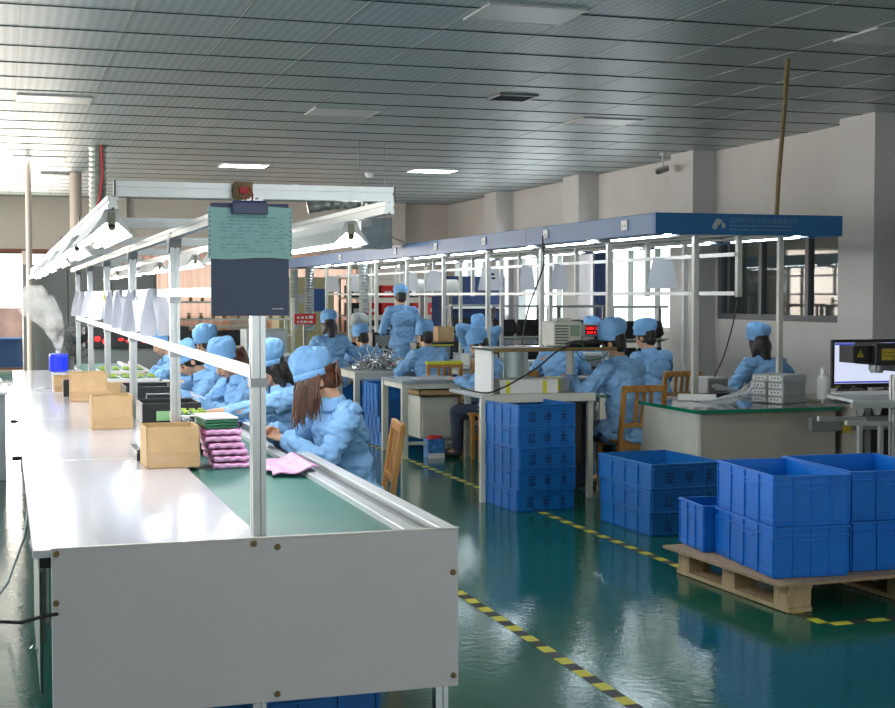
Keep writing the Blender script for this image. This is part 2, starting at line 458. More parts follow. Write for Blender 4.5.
# right wall with pillars, windows
RW = [(8.4, 13.45, 1.25, 2.46), (14.45, 17.90, 1.26, 2.44), (18.95, 21.9, 1.05, 2.38), (22.95, 26.1, 1.05, 2.38), (27.2, 30.2, 1.05, 2.38)]
wall_with_holes('wall_right', 'X', XR, .2, YN, YF, RW, M['wall'])
pn = 0
for yy in (9.3, 13.6, 17.95, 22.1, 26.3):
    pn += 1
    struct('trim_%d' % (pn + 2), MB().bb(9.33, XR, yy, yy + .7, 0, ZC), M['pillar'])
# left wall
LW = [(4.0, 11.0, 1.0, 2.8), (15.5, 25.5, 1.0, 2.8)]
wall_with_holes('wall_left', 'X', XL, -.2, YN, YF, LW, M['wall'])
# back wall
BW = [(-2.4, 1.13, 0.04, 2.5), (2.3, 4.6, 1.1, 2.45), (5.2, 7.5, 1.1, 2.45)]
wall_with_holes('wall_back', 'Y', YF, .2, XL, XR, BW, M['wall_beige'])
wall_with_holes('wall_front', 'Y', YN, -.2, XL, XR, [(1.0, 7.0, 1.0, 2.6)], M['wall'])  # the opening is added to let front fill in
struct('trim_8', MB().bb(2.0, 2.5, YF - .18, YF, 0, ZC), M['wall_beige'])
struct('trim_9', MB().bb(7.9, 8.6, YF - .3, YF, 0, ZC), M['wall_beige'])

def window(nm, axis, pos, a0, a1, z0, z1, nb, m, depth=.10, fw=.06, mid=None, glass=True):
    g = MB()
    def seg(p0, p1, q0, q1, d=depth):
        if axis == 'X': g.bb(pos, pos + d, p0, p1, q0, q1)
        else: g.bb(p0, p1, pos, pos + d, q0, q1)
    seg(a0, a1, z0, z0 + fw); seg(a0, a1, z1 - fw, z1); seg(a0, a0 + fw, z0 + fw, z1 - fw); seg(a1 - fw, a1, z0 + fw, z1 - fw)
    for i in range(1, nb):
        c = a0 + (a1 - a0) * i / nb; seg(c - fw / 2, c + fw / 2, z0 + fw, z1 - fw, depth * .8)
    if mid: seg(a0 + fw, a1 - fw, mid - .015, mid + .015, depth * .6)
    o = struct(nm, g, m)
    if glass:
        q = MB()
        if axis == 'X': q.bb(pos + depth * .45, pos + depth * .5, a0 + fw * .6, a1 - fw * .6, z0 + fw * .6, z1 - fw * .6)
        else: q.bb(a0 + fw * .6, a1 - fw * .6, pos + depth * .45, pos + depth * .5, z0 + fw * .6, z1 - fw * .6)
        obj('pane', q, GL, o)
    return o
GL, nt, b = nodes_mat('window_glass')
for nn in list(nt.nodes):
    if nn.type != 'OUTPUT_MATERIAL': nt.nodes.remove(nn)
tr = nt.nodes.new('ShaderNodeBsdfTransparent'); tr.inputs[0].default_value = (.86, .90, .88, 1)
gs = nt.nodes.new('ShaderNodeBsdfGlossy'); gs.inputs['Roughness'].default_value = .03
fr = nt.nodes.new('ShaderNodeFresnel'); fr.inputs[0].default_value = 1.45
ms = nt.nodes.new('ShaderNodeMixShader')
geo = nt.nodes.new('ShaderNodeNewGeometry'); sb = nt.nodes.new('ShaderNodeMath'); sb.operation = 'SUBTRACT'; sb.inputs[0].default_value = 1; nt.links.new(geo.outputs['Backfacing'], sb.inputs[1]); ml = nt.nodes.new('ShaderNodeMath'); ml.operation = 'MULTIPLY'; nt.links.new(fr.outputs[0], ml.inputs[0]); nt.links.new(sb.outputs[0], ml.inputs[1]); nt.links.new(ml.outputs[0], ms.inputs[0]); nt.links.new(tr.outputs[0], ms.inputs[1]); nt.links.new(gs.outputs[0], ms.inputs[2])
nt.links.new(ms.outputs[0], nt.nodes['Material Output'].inputs['Surface'])
window('window_1', 'X', XR + .02, 14.45, 17.90, 1.26, 2.44, 3, M['frame_grey'], fw=.08)
window('window_2', 'X', XR + .02, 8.4, 13.45, 1.25, 2.46, 4, M['frame_dark'], fw=.09)
for i, (a, c_, z0, z1) in enumerate(RW[2:]):
    window('window_%d' % (3 + i), 'X', XR + .02, a, c_, z0, z1, 3, M['white'], fw=.05)
window('window_6', 'Y', YF + .02, 2.3, 4.6, 1.1, 2.45, 3, M['white'], fw=.05)
window('window_7', 'Y', YF + .02, 5.2, 7.5, 1.1, 2.45, 3, M['white'], fw=.05)
window('window_8', 'Y', YF + .02, -2.4, 1.13, .04, 2.5, 1, M['frame_red'], fw=.04)
for i, (a, c_, z0, z1) in enumerate(LW):
    window('window_%d' % (9 + i), 'X', XL - .12, a, c_, z0, z1, 5, M['white'], fw=.05)
window('window_11', 'Y', YN - .12, 1.0, 7.0, 1.0, 2.6, 4, M['white'], fw=.05)  # unseen window, added to go with the front fill
struct('trim_10', MB().bb(-2.5, 1.9, YF - .04, YF, 2.5, 2.56), M['frame_red'])
# neighbouring room behind the dark interior window
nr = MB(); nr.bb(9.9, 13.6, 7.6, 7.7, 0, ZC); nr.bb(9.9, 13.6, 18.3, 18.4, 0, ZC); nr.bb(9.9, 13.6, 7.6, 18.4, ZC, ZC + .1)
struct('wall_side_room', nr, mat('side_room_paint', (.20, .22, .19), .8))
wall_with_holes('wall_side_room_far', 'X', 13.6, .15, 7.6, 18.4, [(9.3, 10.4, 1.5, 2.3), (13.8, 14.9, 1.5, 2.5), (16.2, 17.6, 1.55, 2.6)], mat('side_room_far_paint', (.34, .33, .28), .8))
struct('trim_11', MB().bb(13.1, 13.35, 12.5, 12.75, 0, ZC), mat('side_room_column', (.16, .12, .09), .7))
# yellow and black floor marking
def marking(nm, p0, p1, w, first=0):
    p0 = V(p0); p1 = V(p1); d = p1 - p0; L = d.length; d.normalize(); nrm = V((-d.y, d.x, 0))
    g = MB(); k = 0; t = 0; st = .105
    while t < L - .02:
        a = p0 + d * t; c = p0 + d * min(t + st, L)
        g.mi = (k + first) % 2
        sk = d * 0
        vs = [g.bm.verts.new(q) for q in (a - nrm * w / 2 - sk, c - nrm * w / 2 - sk, c + nrm * w / 2 + sk, a + nrm * w / 2 + sk)]
        f = g.bm.faces.new(vs); f.material_index = g.mi
        k += 1; t += st
    g.mi = 0
    r_ = bmesh.ops.extrude_face_region(g.bm, geom=list(g.bm.faces))
    bmesh.ops.translate(g.bm, verts=[v for v in r_['geom'] if isinstance(v, bmesh.types.BMVert)], vec=(0, 0, .0012))
    return struct(nm, g, [M['yellow'], M['tape_black']])
marking('floor_marking', (2.315, 2.0, .0005), (2.315, 20, .0005), .06)
marking('floor_marking', (3.79, 5.9, .0005), (3.65, 22, .0005), .06)
marking('floor_marking', (3.82, 5.87, .0005), (7.5, 5.98, .0005), .06)
# ceiling fittings
def ceil_light(x, y, lit, label, group):
    t = thing('ceiling_light', label, 'ceiling light', (x, y, ZC), 0, group)
    a, c_ = TX / 2 - .015, .30
    g = MB()
    for q in ((-a, a, -c_, -c_ + .02), (-a, a, c_ - .02, c_), (-a, -a + .02, -c_ + .02, c_ - .02), (a - .02, a, -c_ + .02, c_ - .02)):
        g.bb(q[0], q[1], q[2], q[3], -.016, 0)
    obj('frame', g, M['white'] if lit else M['diffuser_off'], t, local=True)
    obj('diffuser', MB().bb(-a + .02, a - .02, -c_ + .02, c_ - .02, -.012, -.002), M['diffuser'] if lit else M['diffuser_off'], t, local=True)
    return t
cc = OX + TX / 2
G1, G2 = 'lit ceiling lights', 'unlit ceiling lights'
ceil_light(cc, 22.0, 1, 'lit square ceiling light above the far end of the white bench', G1)
ceil_light(cc - .05, 28.2, 1, 'farthest lit ceiling light, beyond the thin pole at the left', G1)
ceil_light(cc + 4 * TX, 22.2, 1, 'lit ceiling light above and left of the clipboard', G1)
ceil_light(cc + 8 * TX, 22.2, 1, 'lit ceiling light above the ceiling beam end, right of the clipboard', G1)
ceil_light(cc, 15.3, 0, 'unlit ceiling light between bright seams at far left', G2)
ceil_light(cc + 4 * TX, 15.4, 0, 'unlit ceiling light right of centre above the clipboard', G2)
ceil_light(cc + 8 * TX, 15.3, 0, 'faint unlit ceiling light over the blue canopy middle', G2)
ceil_light(cc + 4 * TX, 9.65, 0, 'large unlit ceiling light at the top edge of the view', G2)
ceil_light(cc + 8 * TX, 9.6, 0, 'unlit ceiling light beside the brown pole top', G2)
for x_, y_, s_ in ((cc + 3 * TX, 7.75, 'left'), (cc + 4 * TX, 7.6, 'right')):
    ceil_light(x_, y_, 1, 'lit ceiling light over the near aisle, %s of the pair' % s_, G1)
for k, x_ in enumerate((cc, cc + 4 * TX, cc + 8 * TX)):  # both rows are added out of view to light the front
    ceil_light(x_, 2.2, 1, 'lit ceiling light near the front of the room, %s' % ('by the left', 'middle', 'by the right')[k], G1)
    ceil_light(x_, -1.2, 1, 'lit ceiling light behind the viewpoint, %s' % ('by the left', 'middle', 'by the right')[k], G1)
def vent(x, y, w, d, label):
    t = thing('ceiling_vent', label, 'air vent', (x, y, ZC), 0, 'ceiling air vents')
    g = MB()
    for q in ((-w / 2, w / 2, -d / 2, -d / 2 + .02), (-w / 2, w / 2, d / 2 - .02, d / 2), (-w / 2, -w / 2 + .02, -d / 2, d / 2), (w / 2 - .02, w / 2, -d / 2, d / 2)): g.bb(*q, -.02, 0)
    obj('frame', g, M['steel'], t, local=True)
    g = MB(); k = 1
    while k * .06 < d - .04: g.box((0, -d / 2 + .02 + k * .06, -.008), (w - .04, .035, .006), (R(30), 0, 0)); k += 1
    obj('slat', g, M['grille'], t, local=True)
vent(5.04, 13.7, .42, .42, 'small dark vent in the ceiling above the blue canopy')
vent(5.0, 8.3, .62, .55, 'large slatted vent in the ceiling beside the brown pole')
vent(.85, 24.5, .5, .3, 'dark vent around the grey column top')
# smoke detectors
for i, (x_, y_, lab) in enumerate(((5.2, 25.8, 'small white smoke detector on the ceiling behind the clipboard beam'), (5.9, 23.0, 'small white smoke detector on the ceiling over the beam end'))):
    tag(obj('smoke_detector', MB().lathe([(.0, -.07), (.05, -.07), (.07, -.03), (.08, -.03), (.08, 0)], (x_, y_, ZC), 16), M['white']), lab, 'smoke detector')
def camera_cctv(p, d, label):
    t = thing('security_camera', label, 'security camera', p)
    obj('mount', MB().cyl((p[0], p[1], p[2] + .22), (p[0], p[1], p[2] + .03), .012).cyl((p[0], p[1], p[2] + .22), (p[0], p[1], p[2] + .25), .04), M['white'], t)
    d = V(d).normalized()
    obj('housing', MB().bar(V(p) - d * .13, V(p) + d * .13, .075, .07), M['steel'], t, bevel=.01)
    obj('sunshade', MB().bar(V(p) - d * .12 + V((0, 0, .045)), V(p) + d * .17 + V((0, 0, .045)), .10, .008), M['white'], t)
    obj('camera_lens', MB().cyl(V(p) + d * .12, V(p) + d * .15, .03), M['black'], t)
camera_cctv((9.1, 18.45, ZC - .25), (-.8, -.5, -.25), 'security camera hanging beside the pillar above the canopy')
camera_cctv((7.6, 29.9, ZC - .25), (-.7, -.6, -.3), 'small security camera near the back wall pillar')
# column, pipe, pole, hose
tag(obj('column_pipe', MB().cyl((1.17, 24.4, 0), (1.17, 24.4, ZC), .10, seg=24), M['pipe'], smooth=False), 'thick beige round pipe rising to the ceiling behind the bench', 'pipe')
tag(obj('vertical_pipe', MB().cyl((.365, 21.8, 0), (.365, 21.8, ZC), .045, seg=16), M['pipe_white']), 'thin pale vertical pipe beyond the far end of the white bench', 'pipe')
tag(obj('brown_pole', MB().tube([(6.42, 10.8, 2.2), (6.44, 10.8, 2.6), (6.49, 10.8, 3.2), (6.52, 10.8, ZC)], .02, 10), M['brass']), 'thin brown pole from the blue canopy up to the ceiling', 'pole')
def corrugated(p0, p1, r, pitch, m, name, parent=None):
    p0 = V(p0); p1 = V(p1); L = (p1 - p0).length; nn = max(6, int(L / pitch * 2)); pts = []; rr = []
    for i in range(nn + 1):
        pts.append(p0.lerp(p1, i / nn)); rr.append(r if i % 2 else r * .86)
    return obj(name, MB().tube(pts, rr, 16), m, parent)
t = thing('ventilation_hose', 'silver corrugated hose with a red cable, hanging from the ceiling', 'hose', (1.25, 19.9, 2.1))
corrugated((1.25, 19.9, 2.1), (1.25, 19.9, ZC), .125, .07, M['silver'], 'hose_body', t)
obj('cable', MB().tube([(1.30, 19.77, ZC), (1.31, 19.76, 3.2), (1.26, 19.75, 2.9), (1.22, 19.76, 2.8), (1.25, 19.76, 2.5)], .014, 6), M['cable_red'], t)
# ================================================================ THE WHITE BENCH WITH ITS GREEN BELT
PY = [4.62, 6.98, 9.33, 11.7, 14.05, 16.4]
bench = thing('assembly_bench', 'long white assembly bench with a green belt and grey end panel', 'workbench', (.8, 10.5, 0))
top = MB(); ys = [4.537, 7.0, 9.4, 11.8, 14.2, 15.5]
for a, c_ in zip(ys, ys[1:]): top.bb(.075, .80, a + .0015, c_ - .0015, .775, .80)
obj('tabletop', top, M['white_lam'], bench, bevel=.003)
obj('belt', MB().bb(.80, 1.29, 4.58, 17.2, .765, .782), M['belt'], bench)
g = MB(); g.bb(.13, 1.468, 4.515, 4.535, .262, .803)
ep = obj('end_panel', g, M['panel'], bench, bevel=.002)
g = MB(); g.bb(.128, 1.470, 4.513, 4.537, .803, .808)
obj('panel_edge', g, M['panel_edge'], ep)
for (x_, z_) in ((.145, .79), (.143, .635), (1.448, .655), (1.45, .30), (.767, .79), (.845, .775), (.842, .288)):
    obj('screw', MB().cyl((x_, 4.506, z_), (x_, 4.516, z_), .009, .011, seg=10), M['brass'], ep)
g = MB()
g.bb(1.285, 1.335, 4.54, 17.2, .762, .806)
obj('guide_rail', g, M['rail_alu'], bench, bevel=.004)
g = MB(); g.bb(1.41, 1.47, 4.54, 17.2, .762, .806)
obj('guide_rail', g, M['rail_alu'], bench, bevel=.004)
g = MB(); g.bb(1.336, 1.409, 4.54, 17.2, .755, .768)
obj('rail_channel', g, M['alu_dark'], bench)
g = MB(); g.tube([(1.365, 4.6, .782), (1.365, 17.1, .782)], .011, 6); g.tube([(1.388, 4.6, .778), (1.388, 17.1, .778)], .007, 6)
obj('rod', g, M['alu'], bench)
g = MB(); g.slot((.17, 4.6, .735), (.17, 15.4, .735), .04, .06); g.slot((1.44, 4.6, .73), (1.44, 17.1, .73), .04, .06); g.slot((.80, 4.62, .74), (.80, 17.1, .74), .04, .05)
obj('under_frame', g, M['alu'], bench)
for i, y_ in enumerate([4.62, 6.98, 9.33, 11.7, 14.05, 15.3]):
    for x_ in (.165, .80, 1.44):
        obj('leg', MB().slot((x_, y_ + .015, .0), (x_, y_ + .015, .72), .045, .045, (0, 1, 0)).cyl((x_, y_ + .015, 0), (x_, y_ + .015, .02), .035), M['alu'], bench)
obj('side_board', MB().bb(.095, .105, 4.60, 5.55, .33, .72), M['green_dark'], bench)
obj('corner_block', MB().bb(.095, .165, 4.575, 4.66, .735, .775), M['black'], bench, bevel=.005)
for i, y_ in enumerate((5.0, 7.6, 10.1)):
    obj('hook', MB().tube([(.11, y_, .62), (.10, y_, .40), (.09, y_, .37), (.075, y_, .385)], .008, 6).bb(.098, .125, y_ - .02, y_ + .02, .40, .70), M['alu'], bench)
# handles poking out at the left side
for i, y_ in enumerate((8.05, 10.4)):
    tag(obj('black_lever', MB().cyl((.13, y_, .70), (.07, y_, .70), .010).cyl((.07, y_, .70), (.03, y_, .70), .013), M['black_soft']), 'black lever sticking out under the left bench edge, %s of two' % ('near one', 'far one')[i], 'lever', 'levers at the bench edge')
tag(obj('power_cable', MB().tube([(.155, 4.525, .60), (.10, 4.48, .604), (.04, 4.46, .594), (-.05, 4.44, .61), (-.2, 4.4, .625), (-.5, 4.4, .57), (-.9, 4.5, .3), (-1.1, 4.6, .01)], .006, 8), M['cable']), 'thin black cable running left from the corner of the end panel', 'cable')
tag(obj('power_cable', MB().tube([(.11, 7.0, .62), (.08, 7.1, .42), (.0, 7.3, .16), (-.15, 7.0, .02), (-.45, 6.7, .012), (-1.0, 6.9, .012)], .007, 8), M['cable_white']), 'white cable hanging off the bench edge onto the floor at left', 'cable')

# overhead frame standing on the bench
fr_ = thing('overhead_frame', 'tall aluminium frame of posts and beams standing along the bench', 'frame', (.8, 10.5, .8))
for y_ in PY:
    p = obj('post', MB().slot((.80, y_, .79), (.80, y_, 1.905), .045, .055, (0, 1, 0)), M['alu'], fr_)
    g = MB(); g.box((.80, y_, 1.31), (.056, .064, .03)); g.box((.80, y_ , 1.575), (.056, .064, .03))
    obj('clamp', g, M['steel'], p)
obj('lower_ledge', MB().bb(.775, .79, PY[0], PY[-1], 1.325, 1.365), M['white'], fr_)
obj('upper_ledge', MB().bb(.775, .79, PY[0], PY[-1], 1.592, 1.63), M['white'], fr_)
obj('centre_beam', MB().slot((.80, 4.62, 1.90), (.80, 17.6, 1.90), .045, .045), M['alu'], fr_)
for i, y_ in enumerate([4.75] + PY[1:]):
    cb = obj('cross_beam', MB().slot((.355, y_ + .02 * (i > 0), 1.95), (1.30, y_ + .02 * (i > 0), 1.95), .045, .05), M['alu'], fr_)
    for x_ in (.355, 1.30): obj('end_cap', MB().box((x_ + (.004 if x_ > 1 else -.004), y_ + .02 * (i > 0), 1.95), (.006, .05, .055)), M['alu_dark'], cb)
for x_ in (.345, 1.285): obj('light_rail', MB().slot((x_, 4.73, 1.905), (x_, 18.6, 1.905), .035, .045), M['alu'], fr_)
for y_ in PY[1:]:
    g = MB()
    for s_ in (-1, 1): g.prism([(0, 0), (.07 * s_, 0), (0, -.07)] if s_ > 0 else [(0, 0), (0, -.07), (-.07, 0)], (.77, y_ + .0, 1.875), (.83, y_ + .0, 1.875))
    obj('corner_bracket', g, M['steel'], fr_)

def bench_light(x, y, label, L=1.35):
    t = thing('tube_light', label, 'light fixture', (x, y, 1.885), 0, 'tube lights along the bench')
    pts = [(-.022, 0), (.022, 0), (.035, -.03), (.075, -.085), (.068, -.088), (.02, -.045), (-.02, -.045), (-.068, -.088), (-.075, -.085), (-.035, -.03)]
    obj('reflector', MB().prism(pts, (0, 0, 0), (0, L, 0)), M['refl'], t, local=True)
    g = MB()
    for s_ in (-.032, .032): g.cyl((s_, .03, -.074), (s_, L - .03, -.074), .013, seg=12)
    obj('tube', g, M['tube'], t, local=True)
    g = MB()
    for yy in (-.006, L - .01): g.box((0, yy + .006, -.035), (.024, .012, .05)).cyl((0, yy, -.06), (0, yy + .012, -.06), .012)
    obj('bracket', g, M['bracket'], t, local=True)
    return t
ly = [4.80, 7.12, 9.43, 11.8, 14.15, 16.5]
for i, y_ in enumerate(ly):
    bench_light(.345, y_, '%s lit tube light on the left rail over the bench' % ORD[i].capitalize())
for i, y_ in enumerate(ly):
    bench_light(1.285, y_ + .50, '%s lit tube light on the right rail over the bench' % ORD[i].capitalize(), 1.5)

# clipboard hung from the near beam
cb = thing('clipboard', 'dark blue clipboard with cyan form hanging from the near beam', 'clipboard', (.79, 4.59, 1.53))
obj('board', MB().bb(.657, .926, 4.585, 4.595, 1.532, 1.905), M['navy'], cb, bevel=.003)
g = MB(); g.bb(.726, .85, 4.56, 4.59, 1.868, 1.905); g.cyl((.73, 4.57, 1.905), (.845, 4.57, 1.905), .008)
obj('clip', g, M['navy_clip'], cb, bevel=.002)
g = MB(); g.grid(lambda u, v: V((.648 + u * .288, 4.581 - .004 * math.sin(u * PI) * (1 - v), 1.722 + .17 * v - .003 * math.sin(u * 7))), 14, 6)
pp = obj('form_sheet', g, M['paper_cyan'], cb, solid=.001)
g = MB()
for k in range(10):
    g.cyl((.654, 4.578, 1.735 + k * .0155), (.654, 4.5815, 1.735 + k * .0155), .0022, seg=8)
    g.cyl((.930, 4.578, 1.735 + k * .0155), (.930, 4.5815, 1.735 + k * .0155), .0022, seg=8)
obj('sprocket_hole', g, M['ink'], pp)
g = MB(); rnd = random.Random(3)
for k in range(11):
    z_ = 1.742 + k * .0112
    g.bb(.685, .905, 4.5755, 4.576, z_, z_ + .0006)
    x_ = .69
    while x_ < .9:
        w_ = rnd.uniform(.008, .026)
        if rnd.random() < .55: g.bb(x_, x_ + w_, 4.5755, 4.576, z_ + .003, z_ + .0052)
        x_ += w_ + .006
obj('form_lines', g, mat('faint_print', (.20, .46, .48), .6), pp)
dash_text('board_mark', .868, .905, 4.5845, 1.553, .005, M['paper'], cb, 3, .12)
g = MB(); g.box((.79, 4.70, 1.955), (.03, .03, .02)); g.tube([(.78, 4.6, 1.905), (.775, 4.602, 1.935), (.79, 4.61, 1.96), (.805, 4.602, 1.935), (.80, 4.6, 1.905)], .003, 6)
obj('hanger', g, M['red'], cb)
obj('hanger_block', MB().box((.79, 4.712, 1.955), (.065, .02, .06)), M['brass'], cb)

cb.location.y -= .015; cb.location.x -= .022; cb.scale = (.955, 1, .985)

# instruction sheets folded over the upper ledge
rnd = random.Random(5)
sheet_y = [7.65, 8.9, 9.95, 10.75, 12.3, 13.4, 14.7, 15.7]
for i, y_ in enumerate(sheet_y):
    g = MB(); hh = .245 + rnd.uniform(-.02, .02); s1, s2 = .045 + rnd.uniform(0, .02), .04 + rnd.uniform(0, .02); ln = .19
    def fL(u, v, s1=s1, hh=hh, y_=y_): return V((.7825 - s1 * math.sin(v * 1.3) - .002, y_ + (u - .5) * ln + .012 * v, 1.633 - hh * v - .006 * math.sin(u * 3)))
    def fR(u, v, s2=s2, hh=hh, y_=y_): return V((.7925 + s2 * math.sin(v * 1.3), y_ + (u - .5) * ln - .012 * v, 1.633 - hh * v))
    g.grid(fL, 5, 8); g.grid(fR, 5, 8)
    bmesh.ops.remove_doubles(g.bm, verts=g.bm.verts, dist=.0005)
    g.bb(.778, .797, y_ - ln / 2, y_ + ln / 2, 1.631, 1.634)
    rt = Matrix.Translation((.785, y_, 0)) @ Matrix.Rotation(R(rnd.choice((-34, -28, 24, 30))), 4, 'Z') @ Matrix.Translation((-.785, -y_, 0)); bmesh.ops.transform(g.bm, matrix=rt, verts=g.bm.verts)
    tag(obj('instruction_sheet', g, M['paper'], solid=.0012), '%s folded white sheet draped over the ledge of the bench frame' % ORD[i].capitalize(), 'paper sheet', 'white sheets on the bench frame')
tag(obj('sticky_note', MB().box((.768, 11.6, 1.585), (.012, .05, .05)), M['sheet_yel']), 'small yellow note on the upper ledge of the bench frame', 'note')

# andon lamp
t = thing('signal_lamp', 'small orange and green signal lamp on a bench cross beam', 'signal lamp', (.73, 9.36, 1.975))
obj('lamp_base', MB().cyl((.73, 9.36, 1.975), (.73, 9.36, 1.99), .02), M['black'], t)
obj('green_lens', MB().cyl((.73, 9.36, 1.99), (.73, 9.36, 2.02), .022), M['green_l'], t, label='green lens')
obj('orange_lens', MB().cyl((.73, 9.36, 2.021), (.73, 9.36, 2.052), .022), M['orange'], t, label='orange lens')

# ---------------------------------------------------------------- things on the bench
def carton(x, y, w, d, h, rz, label, z=.80, tape=True, group='open cardboard boxes on the bench'):
    t = thing('cardboard_box', label, 'cardboard box', (x, y, z), rz, group)
    obj('box_body', MB().openbox((0, 0, 0), (w, d, h), .005), M['card'], t, local=True)
    obj('box_lining', MB().openbox((0, 0, .0055), (w - .011, d - .011, h - .009), .001), M['card_dark'], t, local=True)
    if tape:
        g = MB(); g.bb(-w / 2 - .001, w / 2 + .001, -d / 2 - .0012, -d / 2 - .0002, h * .12, h * .36)
        obj('packing_tape', g, M['tape_clear'], t, local=True)
    return t
carton(.735, 6.66, .245, .26, .19, .02, 'open tan cardboard box nearest to the clipboard post')
carton(.607, 8.66, .235, .25, .20, .02, 'middle open cardboard box on the white bench')
carton(.60, 10.95, .27, .28, .215, -.02, 'third cardboard box, in front of the flat box by the blue pot')
t = carton(.52, 12.2, .26, .3, .12, .03, 'low cardboard box between the blue pot and the third box')
tag(obj('black_bin', MB().openbox((.475, 11.45, .80), (.08, .12, .13), .006), M['black'], bevel=.002), 'small black bin beside the third cardboard box', 'bin')
# humidifier
t = thing('humidifier', 'bright blue humidifier at the far end of the bench giving off mist', 'humidifier', (.47, 13.3, .80))
obj('humidifier_base', MB().lathe([(.055, 0), (.062, .01), (.062, .09), (.058, .10)], (.47, 13.3, .80), 24), M['white'], t)
obj('water_tank', MB().lathe([(.078, .10), (.086, .11), (.088, .24), (.08, .262), (.03, .265)], (.47, 13.3, .80), 28), M['blue_bright'], t)
obj('nozzle', MB().lathe([(.025, .262), (.025, .29), (.018, .295), (.0, .295)], (.47, 13.3, .80), 20), M['white'], t)
# mist plume
mv = bpy.data.materials.new('mist'); mv.use_nodes = True; nt = mv.node_tree
nt.nodes.remove(nt.nodes['Principled BSDF'])
pv = nt.nodes.new('ShaderNodeVolumePrincipled'); pv.inputs['Color'].default_value = (.95, .94, .92, 1); pv.inputs['Anisotropy'].default_value = .3
tc = nt.nodes.new('ShaderNodeTexCoord'); nz = nt.nodes.new('ShaderNodeTexNoise'); nz.inputs['Scale'].default_value = 8.5; nz.inputs['Detail'].default_value = 5
nt.links.new(tc.outputs['Object'], nz.inputs['Vector'])
mr = nt.nodes.new('ShaderNodeMapRange'); mr.inputs['From Min'].default_value = .38; mr.inputs['From Max'].default_value = .75; mr.inputs['To Min'].default_value = 0; mr.inputs['To Max'].default_value = 22
nt.links.new(nz.outputs['Fac'], mr.inputs['Value']); nt.links.new(mr.outputs[0], pv.inputs['Density'])
nt.links.new(pv.outputs[0], nt.nodes['Material Output'].inputs['Volume'])
g = MB(); pts = [(.47, 13.3, 1.10), (.465, 13.3, 1.18), (.44, 13.3, 1.28), (.40, 13.3, 1.38), (.33, 13.3, 1.48), (.24, 13.3, 1.55), (.14, 13.3, 1.60)]
g.tube(pts, [.028, .055, .09, .12, .15, .17, .10], 14)
mist = obj('mist', g, mv); tag(mist, 'white mist rising from the blue humidifier', 'mist', kind='stuff')

# trays, cases and boards on the belt
def tray(name, x, y, w, d, h, rz, m, label, cat, z=.783, group=None, t_=.004):
    return tag(obj(name, MB().openbox((x, y, z), (w, d, h), t_, rz), m, bevel=.0015), label, cat, group)
bx = thing('black_case', 'black case with green label beside the second bench post', 'case', (.98, 8.95, .783))
obj('case_body', MB().openbox((.98, 8.95, .783), (.36, .42, .15), .008), M['black'], bx, bevel=.003)
obj('case_label', MB().bb(.885, 1.0, 8.734, 8.738, .825, .885), mat('green_label', (.35, .60, .30), .6), bx)
obj('case_handle', MB().tube([(.86, 9.1, .94), (.86, 9.1, .965), (1.08, 9.1, .965), (1.08, 9.1, .94)], .006, 8), M['steel'], bx)
t = thing('black_case', 'farther black case behind the one with the green label', 'case', (1.0, 10.3, .783))
obj('case_body', MB().openbox((1.0, 10.3, .783), (.38, .5, .17), .008), M['black'], t, bevel=.003)
obj('case_handle', MB().tube([(.86, 10.05, .955), (.86, 10.05, .985), (1.10, 10.05, .985), (1.10, 10.05, .955)], .006, 8), M['steel'], t)
t = thing('black_bin', 'large open black bin between the cardboard box and the pink stack', 'bin', (1.0, 7.35, .783))
obj('bin_body', MB().openbox((1.0, 7.38, .783), (.30, .40, .165), .008), M['black'], t, bevel=.003)
g = MB(); rnd = random.Random(11)
for k in range(26):
    g.box((rnd.uniform(.88, 1.12), rnd.uniform(7.24, 7.53), .93 + rnd.uniform(0, .02)), (rnd.uniform(.02, .05), rnd.uniform(.02, .05), .012), (rnd.uniform(-.5, .5), rnd.uniform(-.5, .5), rnd.uniform(0, 3)))
g.bb(.87, 1.13, 7.2, 7.56, .79, .925)
o = obj('bin_contents', g, M['metal_bits'], t); o['kind'] = 'stuff'
# white foam trays with boards
def foam_tray(x, y, z, w, d, label, seed, green=True):
    t = thing('foam_tray', label, 'foam tray', (x, y, z), 0, 'white trays of circuit boards on the belt')
    obj('tray_body', MB().bb(x - w / 2, x + w / 2, y - d / 2, y + d / 2, z, z + .03), M['foam'], t, bevel=.004)
    r_ = random.Random(seed)
    for i in range(4):
        for j in range(2):
            cx_ = x - w / 2 + w * (i + .5) / 4; cy_ = y - d / 2 + d * (j + .5) / 2
            b_ = obj('circuit_board', MB().box((cx_, cy_, z + .036), (w * .2, d * .4, .006)), M['pcb'], t)
            g = MB()
            for k in range(5): g.box((cx_ + r_.uniform(-.3, .3) * w * .2, cy_ + r_.uniform(-.3, .3) * d * .4, z + .045), (.018, .02, .016))
            obj('component', g, M['lime'] if (green or i < 1) else M['black'], b_)
foam_tray(.95, 7.95, .783, .26, .36, 'white tray of dark boards right behind the nearest cardboard box', 1, False)
foam_tray(1.05, 8.45, .86, .20, .30, 'white tray with lime green parts beside the green labelled case', 2)
# cardboard flats carrying trays further along
for i, (y_, z_) in enumerate(((11.7, .783), (12.9, .783))):
    tag(obj('cardboard_tray', MB().openbox((1.0, y_, z_), (.46, .5, .12), .006), M['card']), ('near shallow cardboard tray on the belt under a white tray', 'far shallow cardboard tray on the belt under a white tray')[i], 'cardboard tray')
foam_tray(.99, 11.7, .90, .40, .44, 'white tray of lime parts on the near shallow cardboard tray', 3)
foam_tray(.99, 12.9, .90, .40, .44, 'white tray of lime parts on the far shallow cardboard tray', 4)
